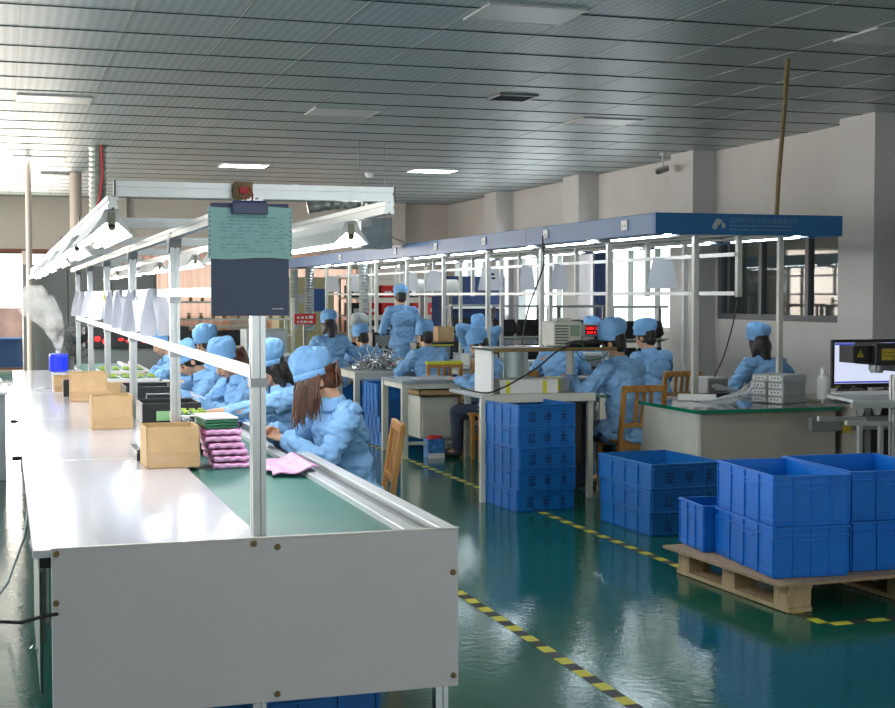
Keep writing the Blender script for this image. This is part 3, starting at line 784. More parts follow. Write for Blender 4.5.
# stack of pink bags holding boards, next to the near box
rnd = random.Random(21)
zz = .783
for i in range(7):
    t = thing('pink_bag', ('bottom', 'second', 'third', 'fourth', 'fifth', 'sixth', 'topmost')[i] + (' layer of green board and white foam on the pink bag stack' if i == 6 else ' pink antistatic bag in the stack beside the bench post'), 'antistatic bag', (1.02 - .01 * i, 6.72, zz), rnd.uniform(-.08, .08), 'pink bags stacked on the belt')
    w_, d_, h_ = .15, .30, .032
    if i < 6:
        g = MB(); rr = random.Random(i)
        bmesh.ops.create_grid(g.bm, x_segments=14, y_segments=18, size=.5, matrix=Matrix.Diagonal((w_ + .02, d_, 1, 1)))
        for v in g.bm.verts: v.co.z = h_ - .006 + .004 * noise.noise(v.co * 40 + V((i * 5, 0, 0))) - .02 * max(0, abs(v.co.x) / (w_ / 2) - .95)
        r_ = bmesh.ops.extrude_face_region(g.bm, geom=list(g.bm.faces)); vv = [v for v in r_['geom'] if isinstance(v, bmesh.types.BMVert)]
        for v in vv: v.co.z = .002 + .002 * noise.noise(v.co * 30)
        for v in g.bm.verts:
            if abs(v.co.y) > d_ / 2 - .01: v.co.y += .006 * noise.noise(v.co * 60)
        obj('bag_film', g, M['pink'], t, local=True)
        obj('fold', MB().grid(lambda u, v: V((-w_ / 2 - .008 + u * (w_ + .016), -d_ / 2 - .004 - .006 * math.sin(v * 3), .004 + v * .02 + .003 * math.sin(u * 20 + i))), 14, 3), M['pink_light'], t, local=True, solid=.001)
    else:
        for k in range(3): obj('circuit_board', MB().box((0, 0, .004 + k * .014), (w_, d_, .010)), M['pcb'], t, local=True)
        obj('foam_sheet', MB().box((0, 0, .046), (w_ + .006, d_, .008)), M['foam'], t, local=True)
        obj('pink_film', MB().grid(lambda u, v: V((w_ / 2 + .003, -d_ / 2 + u * d_, v * .048)), 6, 2), M['pink'], t, local=True, solid=.001)
    zz += h_
t = MB()
def fpb(u, v):
    x_ = 1.13 + u * .21 + .012 * math.sin(v * 9); y_ = 6.15 + v * .52 + .02 * math.sin(u * 7)
    return V((x_, y_, .79 + .03 * math.exp(-((x_ - 1.31) / .05) ** 2) + .014 + .012 * noise.noise(V((x_ * 14, y_ * 10, 1)))))
t.grid(fpb, 18, 26)
tag(obj('pink_bag', t, M['pink_light'], solid=.006), 'loose pink bubble bag lying over the belt and rail in front of the near person', 'antistatic bag')
# small black strip and connector by the box
tag(obj('power_strip', MB().bb(.60, .64, 6.85, 7.3, .801, .84).box((.62, 6.9, .845), (.03, .03, .01)), M['black'], bevel=.003), 'black power strip on the bench left of the nearest cardboard box', 'power strip')
tag(obj('parts_pile', (lambda g: [g.box((rr.uniform(1.0, 1.25), rr.uniform(9.4, 9.95), .79 + rr.uniform(0, .03)), (.03, .04, .015), (rr.random(), rr.random(), rr.random() * 3)) for rr in [random.Random(9)] for _ in range(60)] and g)(MB()), M['black']), 'pile of small black parts on the belt under the workers hands', 'parts', kind='stuff')
# under the bench: blue crate with black bag
# ================================================================ CRATES, CHAIRS, DESKS
def crate_mesh(w, d, h, ribs=4):
    g = MB(); t = .007
    tp = .985
    g.openbox((0, 0, .0), (w * .93, d * .93, h * .30), t)
    g.openbox((0, 0, .0), (w * .955, d * .955, h - .004), t)
    # flange rim and bands
    def ring(z, hh, ex):
        a, c_ = w * .955 / 2 + ex, d * .955 / 2 + ex
        g.bb(-a, a, -c_, -c_ + ex + t, z, z + hh); g.bb(-a, a, c_ - ex - t, c_, z, z + hh)
        g.bb(-a, -a + ex + t, -c_ + ex + t, c_ - ex - t, z, z + hh); g.bb(a - ex - t, a, -c_ + ex + t, c_ - ex - t, z, z + hh)
    e = w * .0225
    ring(h - .012, .012, e); ring(h * .80, .006, e * .8); ring(h * .10, .006, e * .5)
    for s_ in (-1, 1):
        for k in range(ribs + 1):
            f = -1 + 2 * k / ribs
            g.box((f * (w * .47), s_ * (d * .955 / 2 + e * .35), h * .5), (.008, e * .8, h * .96))
            g.box((s_ * (w * .955 / 2 + e * .35), f * (d * .47), h * .5), (e * .8, .008, h * .96))
        # recessed label window and handle lip
        g.box((0, s_ * (d * .955 / 2 + e * .5), h * .72), (w * .34, e * .9, .007))
        g.box((s_ * (w * .955 / 2 + e * .5), 0, h * .72), (e * .9, d * .34, .007))
    return g
def stroke_mark(seed, w, h, y, n=3, sc_=1.0):
    """three hand-brushed characters on a crate face"""
    g = MB(); r_ = random.Random(seed)
    for k in range(n):
        cx_ = (-.28 + .28 * k) * w; s_ = h * .24 * sc_
        if k == 1: lines = [((-1, .1), (1, .2)), ((-.9, -.5), (.9, -.4)), ((0, 1), (0, -1)), ((-.5, .6), (-.6, -.2)), ((.5, .6), (.6, -.2))]
        elif k == 2: lines = [((-.9, .3), (.9, .35)), ((0, 1), (-.1, -.1)), ((-.1, -.1), (-.8, -.9)), ((0, -.1), (.8, -.9)), ((.3, .9), (.5, .7))]
        else: lines = [((-.9, .8), (-.6, .6)), ((-.9, .2), (-.6, 0)), ((-.9, -.8), (-.5, -.1)), ((-.2, .8), (.8, .8)), ((-.2, .8), (-.2, .2)), ((.8, .8), (.8, .2)), ((-.2, .2), (.8, .2)), ((-.3, -.8), (1, -.8)), ((-.1, -.2), (-.1, -.8)), ((.3, -.2), (.3, -.8)), ((.7, -.2), (.7, -.8))]
        for a, c_ in lines:
            j = lambda: r_.uniform(-.08, .08)
            g.bar((cx_ + (a[0] + j()) * s_ * .8, y, h * .45 + (a[1] + j()) * s_), (cx_ + (c_[0] + j()) * s_ * .8, y, h * .45 + (c_[1] + j()) * s_), .0008, .008 * sc_, (0, 0, 1) if abs(a[0] - c_[0]) > abs(a[1] - c_[1]) else (1, 0, 0))
    return g
CR = {}
def crate(x, y, z, w, d, h, rz, label, group, m='crate', mark=False, ribs=4, cat='crate'):
    key = (w, d, h, m, mark, ribs)
    if key not in CR:
        o = thing('plastic_crate', label, cat, (x, y, z), rz, group)
        obj('crate_body', crate_mesh(w, d, h, ribs), M[m], o, local=True, bevel=.002)
        if mark: obj('marking', stroke_mark(hash(w) % 7, w, h, -d * .5 - .004), M['paint_mark'], o, local=True, label='black hand-painted characters')
        CR[key] = o
        return o
    return dup(CR[key], (x, y, z), rz, label, group)
TH = ['bottom', 'second lowest', 'middle', 'second highest', 'topmost']
G5 = 'blue crates stacked by the near workstation'
for i in range(5):
    crate(3.785 + .004 * (i % 2), 9.90 - .006 * (i % 3), i * .157, .49, .56, .166, R(7 + (i * 37 % 5 - 2) * .5), '%s blue crate with black characters in the tall stack of five' % TH[i].capitalize(), G5, 'crate_old', True)
G3 = 'blue crates stacked left of the pallet'
for i in range(3):
    crate(4.31, 8.74 + .01 * i, i * .157, .56, .78, .166, R(2 + i), '%s crate of the three-high stack between the tall stack and the pallet' % ('Bottom', 'Middle', 'Top')[i], G3, 'crate_old', True)
# pallet
pal = thing('pallet', 'wooden pallet with plywood deck under the bright blue crates', 'pallet', (4.5, 6.85, 0))
PALX = Matrix.Rotation(R(3), 4, 'Z')
g = MB(); g.prism([(-.86, -.56), (.86, -.56), (.86, .62), (-.80, .62), (-.86, .50)], (4.52, 6.82, .145), (4.52, 6.82, .160), (0, 1, 0))
obj('deck', g, M['ply'], pal)
for y_ in (6.36, 6.85, 7.32):
    for x_ in (3.80, 4.5, 5.2): obj('block', MB().bb(x_ - .07, x_ + .07, y_ - .06, y_ + .06, .028, .118), M['pine'], pal)
for x_ in (3.80, 4.5, 5.2):
    obj('bottom_board', MB().bb(x_ - .07, x_ + .07, 6.29, 7.40, .004, .027), M['pine'], pal)
    obj('stringer_board', MB().bb(x_ - .07, x_ + .07, 6.29, 7.40, .119, .144), M['pine'], pal)
pal.rotation_euler = (0, 0, R(3)); pal.location = (4.47, 6.72, 0)
GP = 'bright blue crates on the pallet'
Hc = .262
crate(3.94, 6.56, .161, .43, .75, Hc, R(-5), 'front left bright blue crate on the pallet, lower of its pair', GP, 'crate', False, 4)
crate(3.945, 6.56, .161 + Hc, .43, .75, Hc, R(-5.5), 'front left bright blue crate on the pallet, upper of its pair', GP, 'crate', False, 4)
crate(4.49, 6.60, .161, .60, .75, Hc, R(-3), 'right bright blue crate at the frame edge, lower of its pair', GP, 'crate', False, 4)
crate(4.49, 6.61, .161 + Hc, .60, .76, Hc, R(-3.5), 'right bright blue crate at the frame edge, upper of its pair', GP, 'crate', False, 4)
crate(3.925, 7.135, .161, .42, .36, .262, R(-5), 'single small blue crate at the back left corner of the pallet', GP, 'crate', False, 3)
# crates under the desks
GM = 'blue crates under the desks'
for i in range(4):
    crate(3.98 - .02 * i + (.02 if i == 3 else 0), 14.42, i * .165, .50, .62 if i < 3 else .62, .172, R(3 - i), '%s blue crate in the stack between the two cream desks' % ('Bottom', 'Second', 'Third', 'Top wide')[i], GM, 'crate_old', False)
for i in range(3):
    crate(4.0, 16.4, i * .165, .50, .62, .172, R(1), '%s blue crate in the stack under the desk heaped with metal' % ('Bottom', 'Middle', 'Top')[i], GM, 'crate_old', False)
# crate under the bench with black bags
crate(.95, 5.1, .01, .60, .72, .24, R(2), 'blue crate of black bags on the floor under the end panel', None, 'crate_old', False)
g = MB()
g.sph((.83, 5.02, .20), .15, (1, 1.2, .7), u=24, v=16).sph((1.03, 5.15, .19), .15, (1.0, 1.2, .75), u=24, v=16)
for v in g.bm.verts: v.co += V((noise.noise(v.co * 9), noise.noise(v.co * 9 + V((5, 0, 0))), noise.noise(v.co * 9 + V((0, 7, 0))))) * .03
tag(obj('black_bag', g, M['black_bag'], smooth=True), 'crumpled black plastic bags in the crate under the end panel', 'plastic bag')
tag(obj('plastic_crate', crate_mesh(.3, .6, .2), M['crate']), 'x', 'crate') if False else None

# chairs
def chair(name, label, x, y, rz, seat=.45, back=.88, w=.40, dirt=None, group='wooden chairs'):
    t = thing(name, label, 'chair', (x, y, 0), rz, group)
    d = .38
    # local: sitter faces +Y, backrest at -Y
    st = obj('seat', MB().box((0, 0, seat - .0125), (w, d, .025)), M['chair'], t, local=True, bevel=.006)
    for sx_ in (-1, 1):
        obj('leg', MB().bar((sx_ * (w / 2 - .025), d / 2 - .03, 0), (sx_ * (w / 2 - .025), d / 2 - .03, seat - .026), .035, .035), M['chair'], t, local=True, bevel=.003)
        g = MB(); g.bar((sx_ * (w / 2 - .018), -d / 2 + .0, 0), (sx_ * (w / 2 - .018), -d / 2 - .01, seat + .02), .036, .036)
        g.bar((sx_ * (w / 2 - .018), -d / 2 - .01, seat), (sx_ * (w / 2 - .018), -d / 2 - .075, back), .036, .032)
        obj('leg', g, M['chair'], t, local=True, bevel=.003)
        obj('stretcher', MB().bb(sx_ * (w / 2 - .03) - .01, sx_ * (w / 2 - .03) + .01, -d / 2 + .01, d / 2 - .04, .18, .21), M['chair'], t, local=True)
    obj('apron', MB().bb(-w / 2 + .04, w / 2 - .04, d / 2 - .04, d / 2 - .02, seat - .075, seat - .026).bb(-w / 2 + .04, w / 2 - .04, -d / 2 + .0, -d / 2 + .02, seat - .075, seat - .026), M['chair'], t, local=True)
    obj('top_rail', MB().bar((-w / 2 + .0, -d / 2 - .073, back - .02), (w / 2, -d / 2 - .073, back - .02), .028, .055), M['chair'], t, local=True, bevel=.006)
    obj('lower_rail', MB().bar((-w / 2 + .03, -d / 2 - .027, seat + .12), (w / 2 - .03, -d / 2 - .027, seat + .12), .022, .035), M['chair'], t, local=True)
    for k in (-1, 0, 1):
        obj('slat', MB().bar((k * w * .16, -d / 2 - .027, seat + .12), (k * w * .16, -d / 2 - .072, back - .035), .03, .012), M['chair'], t, local=True)
    return t
c0 = chair('wooden_chair', 'wooden slatted chair behind the near person at the bench', 1.86, 7.66, R(82))
def cdup(label, x, y, rz, z=0): return dup(c0, (x, y, z), rz, label, 'wooden chairs')
cdup('wooden slatted chair holding the seated person beside the stack of three crates', 4.80, 10.32, R(4))
cdup('wooden chair behind the far seated person at the green topped table', 6.05, 12.12, R(4))
cdup('wooden chair at the cream desk, seat turned to the aisle', 4.50, 13.05, R(88))
cdup('wooden chair with yellow cushion rail behind the person at the metal-heaped desk', 4.42, 14.35, R(2))
cdup('wooden chair seen through the opening of the near workstation', 4.55, 12.55, R(15))
cdup('wooden chair behind the cabinet of the cream desk', 4.75, 14.9, R(75))
tag(obj('yellow_strip', MB().bar((4.22, 14.085, .885), (4.62, 14.10, .885), .05, .035), M['sheet_yel'], bevel=.004), 'yellow strip lying along the top of the chair back at the cream desk', 'strip')

# generic steel-frame desk
def desk(name, label, x0, x1, y0, y1, h, m_top, m_leg, leg=.045, tt=.03, rail=True, group=None):
    t = thing(name, label, 'desk', ((x0 + x1) / 2, (y0 + y1) / 2, 0), 0, group)
    obj('desktop', MB().bb(x0, x1, y0, y1, h - tt, h), m_top, t, bevel=.003)
    for x_ in (x0 + leg / 2, x1 - leg / 2):
        for y_ in (y0 + leg / 2, y1 - leg / 2):
            obj('leg', MB().box((x_, y_, (h - tt) / 2), (leg, leg, h - tt - .001)), m_leg, t, bevel=.003)
    if rail:
        g = MB()
        for y_ in (y0 + leg / 2, y1 - leg / 2):
            g.bb(x0 + leg, x1 - leg, y_ - .015, y_ + .015, h - tt - .05, h - tt - .001); g.bb(x0 + leg, x1 - leg, y_ - .015, y_ + .015, .13, .16)
        for x_ in (x0 + leg / 2, x1 - leg / 2): g.bb(x_ - .015, x_ + .015, y0 + leg, y1 - leg, h - tt - .05, h - tt - .001)
        obj('frame_rail', g, m_leg, t)
    return t
GD = 'cream desks in the middle'
d1 = desk('work_desk', 'cream framed desk with white paper and a cabinet beneath', 3.69, 4.40, 13.12, 13.92, .76, M['desk_top'], M['cream'], .06, group=GD)
d2 = desk('work_desk', 'cream desk heaped with a pile of metal wires', 3.64, 4.40, 14.86, 15.76, .76, M['cream'], M['cream'], .06, group=GD)
d2b = desk('work_desk', 'farther cream desk in front of the person seen from behind', 3.2, 4.1, 16.9, 17.7, .76, M['cream'], M['cream'], .05, group=GD)
t = thing('cabinet', 'cream metal cabinet under the desk with white paper', 'cabinet', (4.12, 13.55, .17))
obj('body', MB().bb(3.93, 4.33, 13.32, 13.85, .17, .60), M['cream'], t, bevel=.004)
dr = obj('door', MB().bb(3.95, 4.31, 13.30, 13.318, .19, .58), M['cream'], t, bevel=.003)
obj('handle', MB().box((4.27, 13.29, .37), (.02, .02, .07)).cyl((4.27, 13.29, .33), (4.27, 13.285, .30), .008), M['steel'], dr)
t = thing('parts_tray', 'brown tray of small metal parts on the cabinet', 'tray', (4.12, 13.4, .602))
obj('tray_body', MB().openbox((4.14, 13.42, .602), (.50, .42, .06), .01), M['card'], t)
g = MB(); rnd = random.Random(4)
for k in range(120): g.box((rnd.uniform(3.92, 4.36), rnd.uniform(13.24, 13.60), .65 + rnd.uniform(0, .02)), (.025, .012, .012), (rnd.random() * 3, rnd.random() * 3, rnd.random() * 3))
o = obj('metal_parts', g, M['metal_bits'], t); o['kind'] = 'stuff'
g = MB()
def wad(u, v): return V((4.06 + (u - .5) * .34, 13.34 + (v - .5) * .34, .766 + .03 * math.sin(u * PI) * math.sin(v * PI) + .008 * noise.noise(V((u * 6, v * 6, 0)))))
g.grid(wad, 12, 12); tag(obj('white_paper_pile', g, M['paper'], solid=.004), 'flat white papers at the front of the cream desk', 'paper')
tub = thing('printed_tub', 'small blue and white printed tub on the floor by the desk leg', 'tub', (4.02, 13.12, 0))
obj('tub_body', MB().openbox((4.02, 13.14, 0), (.17, .16, .19), .006), M['tub'], tub, bevel=.006)
obj('tub_label', MB().bb(3.937, 4.103, 13.054, 13.058, .0, .05), M['white'], tub)
g = MB(); g.sph((4.0, 13.14, .19), .06, (1, 1, .6)).sph((4.06, 13.15, .19), .05, (1, 1, .6)); obj('tub_contents', g, M['red'], tub)
# heap of wires
def heap(cx_, cy_, cz, rx, ry, rz_, n_, seed, r=.004):
    g = MB(); q = random.Random(seed)
    for k in range(n_):
        a = q.random() * 2 * PI; rr = q.random() ** .6; p = V((cx_ + rx * rr * math.cos(a) * .8, cy_ + ry * rr * math.sin(a) * .8, cz + .01 + rz_ * (1 - rr) * q.random()))
        pts = [p]; d = V((q.uniform(-1, 1), q.uniform(-1, 1), q.uniform(-.3, .6))).normalized()
        for j in range(5):
            d = (d + V((q.uniform(-1, 1), q.uniform(-1, 1), q.uniform(-.7, .6))) * .8).normalized(); nx = pts[-1] + d * .05
            nx.z = max(cz + .008, nx.z); pts.append(nx)
        g.tube(pts, r, 5)
        if k % 3 == 0: g.box(p + V((0, 0, .015)), (.06, .03, .008), (q.random() * 2, q.random(), q.random() * 3))
    return g
tag(obj('wire_heap', heap(4.0, 15.25, .76, .34, .3, .16, 150, 1, .005), M['metal_bits']), 'tangled heap of silver metal clips and wire on the cream desk', 'metal parts', kind='stuff')
tag(obj('cloth_heap', (lambda g: (g.grid(lambda u, v: V((3.45 + .5 * (u - .5), 17.2 + .4 * (v - .5), .77 + .07 * math.sin(u * PI) * math.sin(v * PI) * (1 + noise.noise(V((u * 7, v * 7, 0)))))), 16, 14), g)[1])(MB()), M['fabric_grey'], solid=.004), 'pale crumpled cloth on the far cream desk', 'cloth')
tag(obj('red_pouch', MB().sph((4.22, 15.5, .79), .07, (1.2, 1, .4)), M['red'], smooth=True), 'small red pouch beside the heap of wires', 'pouch')
tag(obj('yellow_bracket', MB().bb(4.02, 4.06, 17.62, 17.68, .761, 1.0).bb(4.02, 4.09, 17.60, 17.69, .761, .775), M['sheet_yel']), 'yellow metal bracket right of the person seen from behind', 'bracket')

# near workstation desk with an upper shelf
ws = thing('workstation_desk', 'cream workstation desk with a glass upper shelf behind the tall crate stack', 'desk', (4.25, 11.0, 0))
obj('desktop', MB().bb(3.48, 4.42, 10.14, 10.95, .805, .83), M['desk_top'], ws, bevel=.003)
obj('desktop_edge', MB().bb(3.475, 4.425, 10.12, 10.139, .77, .832), M['cream'], ws)
for x_ in (3.505, 4.395):
    for y_ in (10.17, 10.92): obj('leg', MB().box((max(x_, 3.95) if y_ > 10.5 else x_, y_, .401), (.045, .045, .802)), M['cream'], ws, bevel=.003)
tag(obj('drawer_unit', MB().bb(4.12, 4.36, 10.25, 11.0, .22, .765).bb(4.14, 4.34, 10.23, 10.248, .26, .48).bb(4.14, 4.34, 10.23, 10.248, .50, .74).bb(4.13, 4.16, 10.3, 10.34, 0, .22).bb(4.32, 4.35, 10.3, 10.34, 0, .22), mat('dark_brown_wood', (.05, .028, .015), .5)), 'dark brown drawer unit under the workstation right of the tall crate stack', 'drawer unit')
obj('side_panel', MB().bb(3.59, 3.61, 10.22, 10.62, .832, 1.165), M['white'], ws, bevel=.002)
obj('side_panel', MB().bb(4.38, 4.40, 10.50, 10.62, .832, 1.165), M['cream'], ws, bevel=.002)
obj('shelf', MB().bb(3.58, 4.62, 10.16, 10.66, 1.166, 1.188), M['glasstop'], ws, bevel=.002)
obj('shelf_edge', MB().bb(3.58, 4.62, 10.148, 10.159, 1.160, 1.190), M['brass'], ws)
BEF = set(o.name for o in COL.objects)
tag(obj('plastic_bag', MB().grid(lambda u, v: V((4.10 + .22 * u, 11.25 + .02 * math.sin(u * 9), .80 + .30 * v)), 10, 6), mat('translucent_grey_film', (.42, .50, .50), .25), solid=.004), 'grey plastic cover standing inside the workstation', 'cover')
bx = thing('white_case', 'white case with four yellow straps on the workstation desk', 'case', (4.06, 10.66, .762))
obj('case_body', MB().box((4.06, 10.66, .815), (.48, .26, .105), (0, 0, R(-4))), M['white'], bx, bevel=.004)
g = MB()
for k in (-.17, .13): g.box((4.06 + k, 10.66 - k * .07, .815), (.035, .268, .112), (0, 0, R(-4)))
obj('strap', g, M['sheet_yel'], bx)
obj('case_lid', MB().box((4.06, 10.66, .872), (.49, .27, .008), (0, 0, R(-4))), M['foam'], bx)
bx = thing('white_case', 'second white case with a black knob, right of the strapped one', 'case', (4.52, 10.8, .762))
obj('case_body', MB().bb(4.33, 4.70, 10.70, 10.95, .762, .872), M['machine_light'], bx, bevel=.004)
obj('strap', MB().bb(4.35, 4.385, 10.695, 10.955, .76, .876), M['sheet_yel'], bx)
obj('knob', MB().cyl((4.62, 10.70, .82), (4.62, 10.67, .82), .016), M['black'], bx)
# variable transformer on shelf
vt = thing('voltage_regulator', 'pale vented voltage regulator on the glass shelf', 'voltage regulator', (4.42, 10.75, 1.129))
obj('housing', MB().bb(4.30, 4.545, 10.63, 10.9, 1.129, 1.33), M['cream'], vt, bevel=.012)
g = MB()
for k in range(7): g.bb(4.31, 4.425, 10.624, 10.631, 1.15 + k * .023, 1.16 + k * .023)
obj('vent_slot', g, M['grille'], vt)
obj('meter_face', MB().bb(4.44, 4.52, 10.622, 10.631, 1.21, 1.30), mat('green_meter_face', (.25, .35, .25), .3), vt)
g = MB()
for k in range(3): g.cyl((4.455 + k * .028, 10.622, 1.165), (4.455 + k * .028, 10.61, 1.165), .009)
obj('socket', g, M['black'], vt)
obj('top_handle', MB().bb(4.36, 4.49, 10.72, 10.80, 1.331, 1.355), M['cream'], vt, bevel=.004)
# meter with red digits
mt = thing('bench_meter', 'grey meter with glowing red digits on the glass shelf', 'meter', (4.76, 10.85, 1.129))
obj('case', MB().bb(4.58, 4.94, 10.74, 11.05, 1.20, 1.30), M['machine_light'], mt, bevel=.004)
obj('display', MB().bb(4.79, 4.925, 10.734, 10.74, 1.215, 1.29), mat('dark_red_display', (.08, .0, .0), .2), mt)
text_obj('digits', '0.003 225.1', .032, (4.795, 10.7325, 1.256), (R(90), 0, 0), M['red_led'], mt)
text_obj('digits', '50.0 0.712', .032, (4.80, 10.7325, 1.222), (R(90), 0, 0), M['red_led'], mt)
obj('foot', MB().bb(4.60, 4.64, 10.76, 11.0, 1.129, 1.20).bb(4.88, 4.92, 10.76, 11.0, 1.129, 1.20), M['black'], mt)
g = MB(); g.sph((4.75, 10.62, 1.15), .06, (2.2, 1, .5), u=16).sph((4.88, 10.66, 1.155), .05, (1.6, 1, .6), u=16)
bpo = tag(obj('black_pouch', g, M['black_soft'], smooth=True), 'black crumpled pouch under the red digit meter', 'pouch')
tag(obj('document', MB().bb(3.75, 4.15, 10.45, 10.75, 1.129, 1.133), M['paper']), 'white papers on the glass shelf left of the voltage regulator', 'papers')
shift_new(BEF, (-.13, -.26, .0605)); mt.location.x -= .12; mt.location.y += .12; bpo.location.x -= .22
def cable(pts, r, m, label, name='cable', seg=7):
    # Catmull-Rom through the points
    P_ = [V(p) for p in pts]; P_ = [P_[0]] + P_ + [P_[-1]]; out = []
    for i in range(1, len(P_) - 2):
        for k in range(8):
            t_ = k / 8; a, b_, c_, d_ = P_[i - 1:i + 3]
            out.append(.5 * ((2 * b_) + (-a + c_) * t_ + (2 * a - 5 * b_ + 4 * c_ - d_) * t_ ** 2 + (-a + 3 * b_ - 3 * c_ + d_) * t_ ** 3))
    out.append(P_[-2]); return tag(obj(name, MB().tube(out, r, seg), m), label, 'cable')
cable([(4.30, 10.34, 1.22), (4.2, 10.16, 1.20), (4.08, 10.12, 1.15), (3.94, 10.10, 1.05), (3.77, 10.10, .95), (3.62, 10.10, .88), (3.50, 10.12, .85), (3.40, 10.4, .87)], .007, M['cable'], 'black cable swooping across the workstation opening')
cable([(4.34, 10.34, 1.22), (4.34, 10.16, 1.20), (4.26, 10.11, 1.15), (4.34, 10.11, 1.09), (4.48, 10.11, 1.11), (4.52, 10.11, 1.15)], .005, mat('dark_green_cable', (.01, .10, .05), .5), 'dark green looping cable hanging from the glass shelf')
# ================================================================ THE CANOPIED WORK LINE
CX0, CX1, CY0, CY1, CZ0, CZ1 = 5.08, 6.84, 10.45, 26.4, 2.10, 2.275
can = thing('blue_canopy', 'long blue lighting canopy over the row of work tables', 'canopy', (5.96, 16.8, CZ0))
ys = [CY0, 13.4, 16.9, 20.2, 23.6, CY1]
obj('end_fascia', MB().bb(CX0, CX1, CY0 - .03, CY0, CZ0, CZ1), M['blue_fascia'], can, bevel=.004)
for a, c_ in zip(ys, ys[1:]):
    obj('side_fascia', MB().bb(CX0 - .0, CX0 + .03, a + .002, c_ - .002, CZ0, CZ1), M['blue_fascia'], can, bevel=.004)
    obj('side_fascia', MB().bb(CX1 - .03, CX1, a + .002, c_ - .002, CZ0, CZ1), M['blue_fascia'], can, bevel=.004)
obj('end_fascia', MB().bb(CX0, CX1, CY1, CY1 + .03, CZ0, CZ1), M['blue_fascia'], can, bevel=.004)
obj('roof_sheet', MB().bb(CX0 + .03, CX1 - .03, CY0, CY1, CZ1 - .02, CZ1 - .012), M['machine_light'], can)
g = MB(); yy = CY0 + .3
while yy < CY1: g.bar((CX0 + .03, yy, CZ0 + .03), (CX1 - .03, yy, CZ0 + .03), .04, .03); yy += .875
obj('cross_rib', g, M['galv'], can)
g = MB()
for x_ in (5.56, 5.89, 6.37): g.bb(x_ - .02, x_ + .02, CY0 + .02, CY1, CZ0 + .002, CZ0 + .03)
obj('long_rib', g, M['post'], can)
# logo and lettering on the end fascia
g = MB()
def lp(x, z): return (5.665 + x, CY0 - .032, 2.188 + z)
for pts in ([(-.075, -.028), (-.035, -.012), (.0, .035), (-.028, .048)], [(-.005, .045), (.025, .03), (-.005, -.012), (-.028, -.005)], [(.02, .02), (.052, .0), (.045, -.035), (.02, -.03)]):
    vs = [g.bm.verts.new(lp(*p)) for p in pts]; g.bm.faces.new(vs)
g.cyl(lp(-.045, -.022), (5.665 - .045, CY0 - .036, 2.166), .022, seg=12)
obj('logo', g, M['logo'], can, solid=.003)
text_obj('lettering', '温州鹏宇自动化设备有限公司', .050, (5.755, CY0 - .032, 2.202), (R(90), 0, 0), M['letters'], can)
dash_text('small_lettering', 5.757, 6.36, CY0 - .032, 2.170, .015, M['letters'], can, 1, .3)
dash_text('small_lettering', 5.757, 6.34, CY0 - .032, 2.138, .014, M['letters'], can, 2, .3)
# tubes beneath canopy
i = 0; yy = CY0 + .25
CL = None
while yy < CY1 - 1.2:
    for x_ in (5.36, 6.60):
        lab = '%s %s canopy tube light' % (ORD[i].capitalize(), 'left side' if x_ < 6 else 'right side')
        if CL is None:
            CL = thing('tube_light', lab, 'light fixture', (x_, yy, 2.095), 0, 'tube lights under the blue canopy')
            obj('reflector', MB().prism([(-.02, 0), (.02, 0), (.09, -.035), (.085, -.04), (.02, -.012), (-.02, -.012), (-.085, -.04), (-.09, -.035)], (0, 0, .045), (0, 1.22, .045)), M['refl'], CL, local=True)
            obj('tube', MB().cyl((0, .02, .012), (0, 1.2, .012), .014, seg=10), M['tube_canopy'], CL, local=True)
        else: dup(CL, (x_, yy, 2.095), 0, lab, 'tube lights under the blue canopy')
    yy += 1.62; i += 1
# sockets on the canopy side
def outlet(y, label, round_=False):
    t = thing('wall_socket', label, 'socket', (CX0 - .012, y, 2.19), 0, 'sockets on the canopy side')
    obj('plate', MB().bb(CX0 - .012, CX0 - .001, y - .06, y + .06, 2.155, 2.24), M['white'], t, bevel=.004)
    obj('slot', MB().bb(CX0 - .014, CX0 - .011, y - .03, y - .02, 2.18, 2.20).bb(CX0 - .014, CX0 - .011, y + .015, y + .025, 2.18, 2.20), M['black'], t)
Ks = CX0 * 1338.6  # position along the line from its place on the fascia
for i, px in enumerate((622, 534, 467, 416, 374, 318)):
    outlet(CY0 * 651.0 / (px - 4), '%s socket plate on the side of the blue canopy' % ORD[i].capitalize())
cable([(5.05, 12.86, 2.18), (5.03, 12.8, 2.1), (5.0, 12.7, 1.9), (4.97, 12.8, 1.7), (4.93, 12.9, 1.5), (4.88, 12.9, 1.3), (4.85, 12.9, 1.1)], .008, M['cable'], 'black cable plugged into the canopy socket and hanging down')
cable([(5.90, 10.52, 1.60), (5.88, 10.55, 1.4), (5.83, 10.62, 1.1), (5.78, 10.7, .9), (5.75, 10.7, .77)], .006, M['cable'], 'thin black cable dropping from the hanging rail end to the green topped table')
